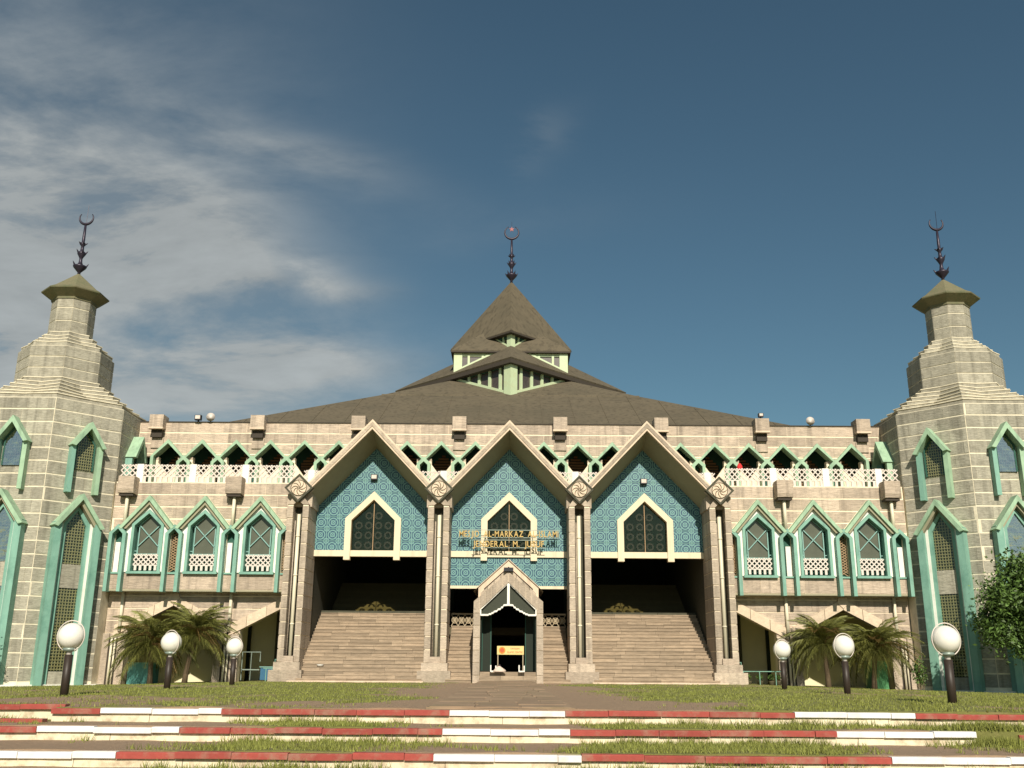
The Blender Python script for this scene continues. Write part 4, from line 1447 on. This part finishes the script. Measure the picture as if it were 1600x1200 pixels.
def tower(s, label):
    c = (s * 24.15, TYC)
    T = thing('corner_tower', label, 'tower', (c[0], c[1], -.35), 'octagonal corner towers')
    body = MB().rings([octo(c, TA, -.45), octo(c, TA, 13.42)]).build('tower_wall', mortar_t, T)
    # masonry on the faces; outward angles measured from the front
    for ang in (0, -45, 45, 90 * -s):
        a = R(ang)
        nrm = Vector((math.sin(a), -math.cos(a), 0))
        u = Vector((math.cos(a), math.sin(a), 0))
        fr = Fr((c[0] + nrm.x * TA, c[1] + nrm.y * TA, 0), u, nrm)
        hw = TA * math.tan(PI / 8)
        holes = []
        inner_side = (ang == -90 * s)
        if not inner_side:
            holes += [[(-.66, -.5), (.66, -.5), (.66, 7.3), (0, 8.18), (-.66, 7.3)]]
        holes += [pent(0, .44, 9.96, 11.27, 11.85)]
        masonry(T, body, fr, -hw + .01, hw - .01, 9.4 if inner_side else -.08, 13.42, holes, ch=.645, bl=1.25 if not inner_side else 1.9, gap=.072, vg=.014, m=stone_t, z_start=9.58 if inner_side else -.08)
        for kind in ('u', 'l'):
            if kind == 'l' and inner_side: continue
            src = tw_u if kind == 'u' else tw_l
            o = src if not used[kind] else copy_tree(src)
            used[kind] = True
            o.parent = T
            p = Vector((fr.o.x, fr.o.y, 0)) + nrm * .032
            o.location = p - Vector(T.location)
            o.rotation_euler = (0, 0, a)
            for ch in o.children:
                if ch.name.startswith('pane'):
                    ch.data = ch.data.copy()
                    ch.data.materials[0] = pane_glare if ang == 0 else pane_tower
    # cream plinth
    MB().rings([octo(c, TA + .30, -.5), octo(c, TA + .30, -.20)]).build('plinth', white, T)
    # folded stepped roofs
    def folded(a0, z0, a1, z1, nst, dip, nm):
        for k in range(nst):
            t = k / nst
            aa = a0 + (a1 - a0) * (k + .35) / nst
            za, zb = z0 + (z1 - z0) * k / nst, z0 + (z1 - z0) * (k + 1) / nst
            ring = []
            for q in range(16):
                an = PI / 8 * q + PI / 8 * 0
                vert = (q % 2 == 1)
                if vert: r = aa / math.cos(PI / 8)
                else: r = aa - dip * math.sin(PI * (k + .5) / nst)
                ring.append((c[0] + r * math.cos(an), c[1] + r * math.sin(an)))
            lip = [(c[0] + (x - c[0]) * 1.012, c[1] + (y - c[1]) * 1.012) for x, y in ring]
            o = MB().rings([[(x, y, za - .02) for x, y in ring], [(x, y, zb - .04) for x, y in ring]]).build(nm, stone_t, T)
            MB().rings([[(x, y, zb - .04) for x, y in lip], [(x, y, zb) for x, y in lip]]).build('step_lip', mortar_t, o)
    folded(TA, 13.42, 2.15, 15.0, 6, .5, 'roof_step')
    def drum(a_, z0, z1, courses):
        o = MB().rings([octo(c, a_, z0 - .3), octo(c, a_, z1)]).build('drum_wall', mortar_t, T)
        for ang in (0, -45, 45, 90 * -s, 90 * s):
            a = R(ang)
            nrm = Vector((math.sin(a), -math.cos(a), 0)); u = Vector((math.cos(a), math.sin(a), 0))
            fr = Fr((c[0] + nrm.x * a_, c[1] + nrm.y * a_, 0), u, nrm)
            hw = a_ * math.tan(PI / 8)
            ch = (z1 - z0) / courses
            for q in range(courses):
                MB().prism([(-hw + .005, z0 + q * ch + .03), (hw - .005, z0 + q * ch + .03), (hw - .005, z0 + (q + 1) * ch - .03), (-hw + .005, z0 + (q + 1) * ch - .03)], -.01, .025, fr, False).build('course_stone', stone_t, o)
    drum(2.2, 14.95, 16.75, 3)
    folded(2.2, 16.75, 1.1, 17.85, 4, .22, 'upper_roof_step')
    drum(1.03, 17.8, 20.03, 3)
    MB().rings([octo(c, 1.10, 19.80), octo(c, 1.10, 19.92), octo(c, 1.60, 20.26), octo(c, 1.62, 20.32), octo(c, 1.30, 20.53), octo(c, .08, 21.63)]).build('cap_roof', capm, T)
    finial(T, (c[0], c[1], 21.53), .82)
    return T
tower(-1, 'octagonal grey stone tower at the left end, stepping up to a small cap and crescent')
tower(1, 'octagonal grey stone tower at the right end, behind the leafy tree, topped with crescent finial')

# ------------------------------------------------------------------ lamps
GL = 'globe lamps in two rows on the lawn'
def lamp_post():
    t_ = thing('globe_lamp', '', 'lamp', (0, 0, 0), GL)
    MB().tube([(0, 0, -.15), (0, 0, .80)], .088, 14).build('post', postm, t_, True)
    MB().tube([(0, 0, .79), (0, 0, .92)], .058, 12).build('neck', whitel, t_, True)
    MB().lathe((0, 0, .86), [(.05, 0), (.13, .02), (.15, .06), (.12, .09), (.05, .1)], 14).build('collar', rail_m, t_, True)
    prof = [(.278 * math.sin(PI * q / 20), -.278 * math.cos(PI * q / 20)) for q in range(21)]
    MB().lathe((0, 0, 1.19), prof, 28).build('globe', globe_m, t_, True)
    rg = MB()
    pts = [(.325 * math.cos(a), -.02, 1.19 + .325 * math.sin(a)) for a in [q * 2 * PI / 40 for q in range(41)]]
    rg.tube(pts, .012, 6, False)
    rg.bar((-.06, -.02, .88), (-.14, -.02, .92), .03).bar((.06, -.02, .88), (.14, -.02, .92), .03)
    rg.build('guard_ring', whitel, t_, True)
    return t_
LP = lamp_post()
spec = [(-9.42, -28.1, 'large white globe lamp nearest the left tower, in front of its long green window'),
        (-9.25, -22.1, 'white globe lamp in front of the left palms, middle one of the left row'),
        (-9.15, -16.0, 'smallest white globe lamp of the left row, beside the left stairs'),
        (8.90, -29.6, 'large white globe lamp in front of the right tower, by the leafy tree'),
        (9.0, -23.0, 'white globe lamp in front of the right palms, middle one of the right row'),
        (8.93, -17.1, 'smallest white globe lamp of the right row, beside the right stairs')]
for i, (x, y, lb) in enumerate(spec):
    o = LP if i == 0 else copy_tree(LP)
    o.location = (x, y, gz(x, y) + .04)
    o.rotation_euler = (0, 0, random.uniform(-.2, .2) + (.35 if x > 0 else -.35))
    o['label'] = lb

# ------------------------------------------------------------------ kerbs
def kerb(label, y, ztop, drop, spans, group='painted step kerbs across the lawn', h=.078, jit=0.0):
    xs0 = spans[0][0]; xs1 = spans[-1][1]
    K = thing('painted_kerb', label, 'kerb', ((xs0 + xs1) / 2, y, ztop - drop), group)
    for (a, b_, m) in spans:
        x = a
        while x < b_ - .01:
            w = random.uniform(.62, .85)
            e = min(b_, x + w)
            if b_ - e < .25: e = b_
            dz, dy = random.uniform(-.010, .008), random.uniform(-.018, .012)
            ch_ = .012
            mb = MB()
            pr = [(y - .02 + dy, ztop - h + dz), (y + .16 + dy, ztop - h + dz), (y + .16 + dy, ztop + dz), (y - .02 + ch_ + dy, ztop + dz), (y - .02 + dy, ztop - ch_ + dz)]
            mb.rings([[(x + .003, yy, zz) for yy, zz in pr], [(e - .003, yy, zz) for yy, zz in pr]])
            mb.build('kerb_stone', m, K)
            x = e
    x = xs0
    while x < xs1 - .01:
        w = random.uniform(1.1, 2.4)
        e = min(xs1, x + w)
        if xs1 - e < .5: e = xs1
        mb = MB()
        # uneven riser front
        k = max(3, int((e - x) / .18))
        top, bot = [], []
        for i in range(k + 1):
            xx = x + .003 + (e - x - .006) * i / k
            d = random.uniform(0, .02)
            top.append((xx, y + .03 + d * .4, ztop - h + .004)); bot.append((xx, y - .005 + d, ztop - drop - .08))
        i0 = len(mb.v)
        mb.v += top + bot
        kk = k + 1
        for i in range(k): mb.f.append((i0 + i, i0 + kk + i, i0 + kk + i + 1, i0 + i + 1))
        back = [(p[0], y + .15, p[2]) for p in top]
        i1 = len(mb.v); mb.v += back
        for i in range(k): mb.f.append((i0 + i, i0 + i + 1, i1 + i + 1, i1 + i))
        mb.build('riser', kriser, K)
        x = e
W_, R_ = kwhite, kred
kerb('red and white painted kerb nearest the building, long middle stretch', KY[0], .085, .20, [(-7.10, -6.33, R_), (-6.33, -4.43, W_), (-4.43, -.85, R_), (-.85, .97, W_), (.97, 4.58, R_), (4.58, 6.47, W_), (6.47, 7.13, R_)])
kerb('short red kerb set back at the far left end of the rear kerb', KY[0] + .55, .11, .20, [(-12.5, -7.12, R_)])
kerb('short red kerb set back at the far right end of the rear kerb', KY[0] + .3, .06, .20, [(7.15, 12.5, R_)])
kerb('red and white painted kerb in the middle of the three', KY[1], -.125, .19, [(-7.6, -6.78, R_), (-6.78, -4.70, W_), (-4.70, -.88, R_), (-.88, .98, W_), (.98, 4.86, R_), (4.86, 6.88, W_)])
kerb('red kerb piece at the right edge beyond the grassy gap', KY[1] + .1, -.16, .17, [(7.55, 12, R_)])
kerb('low red kerb piece at the left edge just behind the middle kerb', KY[1] + .75, -.055, .12, [(-12, -7.05, R_)], h=.06)
kerb('red and white painted kerb nearest the camera at the bottom of the picture', KY[2], -.325, .20, [(-9.2, -4.92, W_), (-4.92, -.87, R_), (-.87, 1.02, W_), (1.02, 4.97, R_), (4.97, 9.4, W_)])
kerb('lowest kerb below the picture edge, white and red', KY[3], -.53, .20, [(-9.2, -4.9, W_), (-4.9, -.87, R_), (-.87, 1.02, W_), (1.02, 4.97, R_), (4.97, 9.4, W_)])

# ------------------------------------------------------------------ grass
def grass(name, n_blades, xr, yr, hgt, wd_, edge=None):
    V, Fc = [], []
    cnt = 0
    while cnt < n_blades:
        y = rng.uniform(*yr)
        half = (y + 50) * .56 + .6
        x = rng.uniform(max(xr[0], -half), min(xr[1], half))
        if edge is not None: pass
        elif rng.random() > patch(x, y) ** .8 * 1.02: continue
        z = gz(x, y)
        h = hgt * rng.uniform(.5, 1.5)
        for q in range(3):
            a = rng.uniform(0, PI)
            lx, ly = rng.uniform(-.6, .6) * h, rng.uniform(-.6, .6) * h
            ox, oy = rng.uniform(-.03, .03, 2)
            dx, dy = math.cos(a) * wd_, math.sin(a) * wd_
            i = len(V)
            V += [(x + ox - dx, y + oy - dy, z - .01), (x + ox + dx, y + oy + dy, z - .01), (x + ox + lx, y + oy + ly, z + h)]
            Fc.append((i, i + 1, i + 2))
        cnt += 1
    me = bpy.data.meshes.new(name)
    me.from_pydata(V, [], Fc)
    me.materials.append(grassm)
    o = link(bpy.data.objects.new(name, me))
    o['kind'] = 'stuff'
    o['label'], o['category'] = {'short_grass': 'short patchy grass covering the lawn and its terraces'}.get(name, 'taller grass tufts growing against the foot of the kerbs'), 'grass'
def grass_all():
    global patch
    V, Fc = [], []
    def blade(x, y, h, w):
        z = gz(x, y)
        for q in range(2):
            a = rng.uniform(0, PI)
            lx, ly = rng.uniform(-.6, .6, 2) * h
            ox, oy = rng.uniform(-.03, .03, 2)
            dx, dy = math.cos(a) * w, math.sin(a) * w
            i = len(V)
            V.extend([(x + ox - dx, y + oy - dy, z - .01), (x + ox + dx, y + oy + dy, z - .01), (x + ox + lx, y + oy + ly, z + h)])
            Fc.append((i, i + 1, i + 2))
    for (ya, yb, n_, h, w) in ((KY[0] + .2, -20, 36000, .035, .010), (-20, -3.2, 22000, .035, .012), (KY[1] + .2, KY[0] - .05, 12000, .045, .008), (KY[2] + .2, KY[1] - .05, 16000, .05, .008), (KY[3] + .2, KY[2] - .05, 12000, .055, .007)):
        c = 0
        while c < n_:
            y = rng.uniform(ya, yb)
            half = (y + 50) * .56 + 1
            x = rng.uniform(-half, half)
            if abs(x) < 1.3 and y > KY[0]: continue
            c += 1
            if rng.random() > patch(x, y) ** .8: continue
            blade(x, y, h * rng.uniform(.5, 1.6), w)
    me = bpy.data.meshes.new('short_grass')
    me.from_pydata(V, [], Fc)
    me.materials.append(grassm)
    o = link(bpy.data.objects.new('short_grass', me))
    o['kind'] = 'stuff'; o['label'] = 'short patchy grass covering the lawn and its terraces'; o['category'] = 'grass'
    V, Fc = [], []
    for _ in range(1500):
        gx = rng.normal(7.2, .25); gy = KY[1] + rng.uniform(-.25, .5)
        blade(gx, gy, rng.uniform(.05, .16), .008)
    for kk in range(3):
        for _ in range(4200):
            x = rng.uniform(-9.5, 9.5)
            d = .5 + .5 * math.sin(x * 2.3 + kk * 2) * math.sin(x * .9 + kk) + .35 * math.sin(x * 7.1 + kk)
            cen = math.exp(-(x / 1.3) ** 4)
            if rng.random() > max(0, d) * (1 - .85 * cen) * patch(x, KY[kk] - .3) ** .5: continue
            y = KY[kk] - .03 - abs(rng.normal(0, .07))
            blade(x, y, rng.uniform(.04, .15), .007)
    me = bpy.data.meshes.new('grass_tufts')
    me.from_pydata(V, [], Fc)
    me.materials.append(grassm)
    o = link(bpy.data.objects.new('grass_tufts', me))
    o['kind'] = 'stuff'; o['label'] = 'taller grass tufts growing against the foot of the kerbs'; o['category'] = 'grass'
grass_all()

# ------------------------------------------------------------------ palms
def frond_mesh(Ln, droop, nl, lw, seed):
    r = random.Random(seed)
    mb = MB()
    pts = []
    for i in range(9):
        t = i / 8
        pts.append((Ln * (t - .12 * t * t), 0, Ln * (.42 * t - droop * t * t)))
    mb.tube(pts, [.018 * (1 - .8 * i / 8) for i in range(9)], 4)
    for i in range(nl):
        t = .16 + .84 * i / nl
        x = Ln * (t - .12 * t * t); z = Ln * (.42 * t - droop * t * t)
        ll = Ln * .34 * math.sin(PI * (.15 + .8 * t)) * r.uniform(.8, 1.1)
        for sg in (-1, 1):
            tip = (x + ll * .55, sg * ll * .72, z - ll * r.uniform(.18, .5))
            mid = (x + ll * .3, sg * ll * .42, z + ll * .03)
            mb.poly([(x, 0, z), (x + lw * 2, 0, z), mid])
            mb.poly([(x + lw, 0, z), (mid[0] + lw, mid[1], mid[2]), tip, (mid[0] - lw, mid[1], mid[2])])
    me = bpy.data.meshes.new('frond')
    me.from_pydata(mb.v, [], mb.f)
    return me
fr_meshes = []
for i in range(4):
    me = frond_mesh(1.15, .62 + .12 * i, 44, .008, i); me.materials.append(palm_l); fr_meshes.append(me)
dry = frond_mesh(1.0, 1.05, 20, .010, 9); dry.materials.append(palm_d)
def palm(x, y, h, Ln, lean_, label, nf=34):
    z0 = gz(x, y)
    P = thing('date_palm', label, 'palm', (x, y, z0), 'feathery palms before the arches')
    pts = [(x + lean_ * (t ** 1.5), y, z0 - .1 + (h + .1) * t) for t in (0, .25, .5, .75, 1)]
    nf = int(nf * 1.6)
    MB().tube(pts, [.15, .12, .11, .12, .15], 9).build('trunk', bark, P, True)
    for i in range(nf):
        o = bpy.data.objects.new('frond', dry if i % 8 == 7 else fr_meshes[i % 4])
        link(o)
        o.parent = P
        o.location = (lean_, 0, h - .02)
        k = i / nf
        s_ = Ln * random.uniform(.8, 1.15)
        o.scale = (s_, s_, s_)
        o.rotation_euler = (random.uniform(-.2, .2), -R(62) + k * R(88) + random.uniform(-.1, .1), i * 2.399 + random.uniform(-.2, .2))
palm(-16.75, -2.2, 1.75, 1.9, -.1, 'feathery date palm with visible trunk beside the teal box, left of two', 40)
palm(-15.3, -1.7, 2.15, 1.75, .35, 'fuller date palm behind the left middle lamp, right of two', 44)
palm(15.1, -1.9, 1.95, 1.7, -.1, 'bushy date palm left of two on the right side lawn', 44)
palm(17.1, -2.3, 1.75, 1.75, .2, 'bushy date palm beside the green box, right of two on the right lawn', 44)

# ------------------------------------------------------------------ broadleaf trees
def crown(center, rad, n_, seed, size=.11):
    r = np.random.default_rng(seed)
    V, Fc = [], []
    cl = []
    for i in range(26):
        d = r.normal(size=3); d /= np.linalg.norm(d)
        cl.append(np.array(center) + d * np.array(rad) * r.uniform(.35, .92))
    for i in range(n_):
        c = cl[r.integers(len(cl))]
        p = c + r.normal(size=3) * np.array(rad) * .19
        a, b_ = r.normal(size=3), r.normal(size=3)
        a /= np.linalg.norm(a); b_ -= a * a.dot(b_); b_ /= np.linalg.norm(b_)
        s_ = size * r.uniform(.6, 1.3)
        j = len(V)
        V += [tuple(p - a * s_), tuple(p + b_ * s_ * .42), tuple(p + a * s_), tuple(p - b_ * s_ * .42)]
        Fc.append((j, j + 1, j + 2, j + 3))
    mb = MB(); mb.v = V; mb.f = Fc
    return mb, cl
def tree(x, y, h, cz, rad, label, n_, seed, tr=.07, size=.11):
    z0 = gz(x, y)
    T = thing('leafy_tree', label, 'tree', (x, y, z0))
    c = (x + .2, y, z0 + cz)
    mb, cl = crown(c, rad, n_, seed, size)
    mb.build('crown', leafm, T)
    MB().tube([(x, y, z0 - .1), (x + .04, y, z0 + h * .5), (x + .1, y, z0 + h)], [tr, tr * .75, tr * .6], 8).build('trunk', bark, T, True)
    for q in range(0, len(cl), 3):
        e = Vector(cl[q])
        MB().tube([(x + .1, y, z0 + h * .85), tuple((Vector((x + .1, y, z0 + h)) + e) / 2 + Vector((0, 0, .1))), tuple(e)], [tr * .5, tr * .35, .01], 5).build('limb', bark, T)
tree(21.9, -7.2, 2.0, 3.5, (1.8, 1.6, 2.0), 'dark leafy tree at the right edge in front of the tower', 20000, 3, .06)
tree(23.9, -8.0, 2.3, 3.8, (1.9, 1.7, 2.1), 'second leafy tree mostly beyond the right edge of the picture', 14000, 5, .07)
tree(-23.9, -5.2, 1.3, 1.95, (.95, .9, .85), 'small leafy bush at the left edge against the tower', 3500, 11, .04, .08)
def shrub(x, y, h, label, seed):
    z0 = gz(x, y)
    T = thing('shrub', label, 'shrub', (x, y, z0))
    mb, cl = crown((x, y, z0 + h * .55), (.32, .3, h * .45), 500, seed, .07)
    mb.build('foliage', leafm, T)
    MB().tube([(x, y, z0 - .05), (x, y, z0 + h * .7)], [.03, .015], 6).build('stem', bark, T)
shrub(18.9, -3.2, 1.5, 'thin dark shrub between the right palm and the tower window', 21)

# ------------------------------------------------------------------ small things by the ground floor
def cabinet(x, y, w, d, h, m, label, name='cabinet'):
    z0 = gz(x, y) - .02
    T = thing(name, label, 'cabinet', (x, y, z0))
    MB().box(x - w / 2, x + w / 2, y - d / 2, y + d / 2, z0, z0 + h).build('body', m, T)
    MB().box(x - w / 2 - .02, x + w / 2 + .02, y - d / 2 - .02, y + d / 2 + .02, z0 + h, z0 + h + .03).build('lid', m, T)
    MB().box(x - w / 2 + .05, x + w / 2 - .05, y - d / 2 - .014, y - d / 2, z0 + .12, z0 + h - .08).build('door_panel', m, T)
cabinet(-17.6, -.8, 1.15, 1.0, 1.0, tealbox, 'teal painted box cabinet at the foot of the left palm')
cabinet(17.75, -.9, .75, 1.0, 1.3, greenbox, 'green painted box cabinet behind the right palm trunk')
# balustrade pieces beside the stairs
for s in (-1, 1):
    T = thing('hand_rail', ['teal steel handrail by the left stair pillar', 'teal steel handrail and low fence by the right stair pillar'][(s + 1) // 2], 'railing', (s * 11.6, -.5, 0), 'steel rails by the arches')
    xa, xb = s * 11.05, s * (11.9 if s < 0 else 13.4)
    MB().tube([(xa, -.5, 1.0), (s * 11.35, -.5, 1.0), (s * 11.35, -.5, .55)], .025, 6).build('top_rail', teal, T)
    MB().tube([(s * 11.35, -.5, .58), (xb, -.5, .58)], .022, 6).build('lower_rail', teal, T)
    for q in range(3):
        xx = xa + (xb - xa) * (q + .5) / 3
        MB().tube([(xx, -.5, -.1), (xx, -.5, .58)], .022, 6).build('rail_post', teal, T)
# blue covered table, rack and plants inside left arch; potted plants on the right
T = thing('table', 'low table under a blue cover inside the left arch', 'table', (-11.9, 1.0, 0))
MB().box(-12.3, -11.2, .6, 1.3, .02, .62).build('blue_cover', bluem, T)
MB().box(-12.35, -11.15, .55, 1.35, .62, .66).build('table_top', tealf, T)
T = thing('rack', 'grey steel rack standing inside the left arch', 'rack', (-12.9, .8, 0))
MB().tube([(-13.3, .8, 0), (-13.3, .8, 1.35), (-12.4, .8, 1.35), (-12.4, .8, .9)], .03, 6).build('rack_frame', rail_m, T)
MB().box(-13.3, -12.4, .75, .85, .48, .53).build('rack_shelf', rail_m, T)
MB().tube([(-12.85, .8, 0), (-12.85, .8, 1.35)], .02, 6).build('rack_upright', rail_m, T)
for i, x in enumerate((11.75, 12.3, 12.85, 13.2)):
    T = thing('potted_plant', ['potted plant nearest the right stair pillar', 'second potted plant behind the low rail on the right', 'third potted plant behind the low rail, nearer the grooved pier', 'potted plant against the grooved pier right of the stairs'][i], 'plant', (x, -.25, -.1), 'potted plants behind the right low rail')
    MB().lathe((x, -.22, -.1), [(.10, 0), (.15, .22), (.16, .24)], 10).build('pot', dstair, T, True)
    mb, _ = crown((x, -.22, .32), (.17, .14, .16), 120, 40 + i, .05)
    mb.build('foliage', leafm, T)

# ------------------------------------------------------------------ roof-edge equipment
def horn(x, y, z, yaw, label):
    T = thing('loudspeaker', label, 'loudspeaker', (x, y, z), 'horn loudspeakers on the parapet')
    H = MB()
    d = Vector((math.sin(yaw), -math.cos(yaw), 0))
    c = Vector((x, y, z + .22))
    prof = [(-.28, .07), (-.12, .08), (.0, .14), (.08, .21), (.10, .235), (.085, .22), (.0, .10), (-.02, .05)]
    H.tube([c + d * a for a, r_ in prof], [r_ for a, r_ in prof], 20)
    H.build('horn', whitel, T, True)
    MB().tube([(x, y, z - .06), (x, y, z + .2)], .03, 6).build('bracket', finm, T)
    MB().tube([c + d * .0, c + d * .07], [.05, .03], 10).build('horn_core', rail_m, T)
horn(-16.2, 1.42, 13.38, .1, 'round grey horn loudspeaker on the left parapet by the small floodlight')
horn(16.25, 1.42, 13.38, 0, 'round grey horn loudspeaker on the right parapet')
def flood(x, y, z, label, w=.34):
    T = thing('floodlight', label, 'floodlight', (x, y, z), 'small box floodlights')
    MB().box(x - w / 2, x + w / 2, y - .22, y, z, z + w * .8).build('housing', black, T)
    MB().box(x - w / 2 + .04, x + w / 2 - .04, y - .24, y - .22, z + .05, z + w * .8 - .03).build('lens', whitel, T)
    MB().box(x - .03, x + .03, y - .12, y + .03, z - .08, z).build('bracket', black, T)
flood(-16.85, 1.42, 13.42, 'small square floodlight beside the left horn loudspeaker on the parapet')
flood(13.55, 1.3, 13.76, 'small floodlight standing on the right parapet scupper', .26)
flood(-6.98, -.02, 9.95, 'floodlight fixed high on the left blue tile gable')
flood(6.93, -.02, 9.82, 'floodlight fixed high on the right blue tile gable')
# red bag on the terrace railing
rb = MB()
rs = []
for q in range(7):
    t_ = q / 6
    r_ = .15 * math.sin(PI * (.12 + .8 * t_))
    rs.append([(11.9 + r_ * math.cos(a) * (1 + .12 * math.sin(2 * a)), -.3 + .7 * r_ * math.sin(a), 10.50 + .42 * t_) for a in [k_ * PI / 5 for k_ in range(10)]])
o = MB().rings(rs).build('cloth_bundle', mat('red_cloth', (.6, .03, .03), .8), None, True)
o['label'], o['category'] = 'small bright red cloth bundle on the white terrace railing', 'cloth'
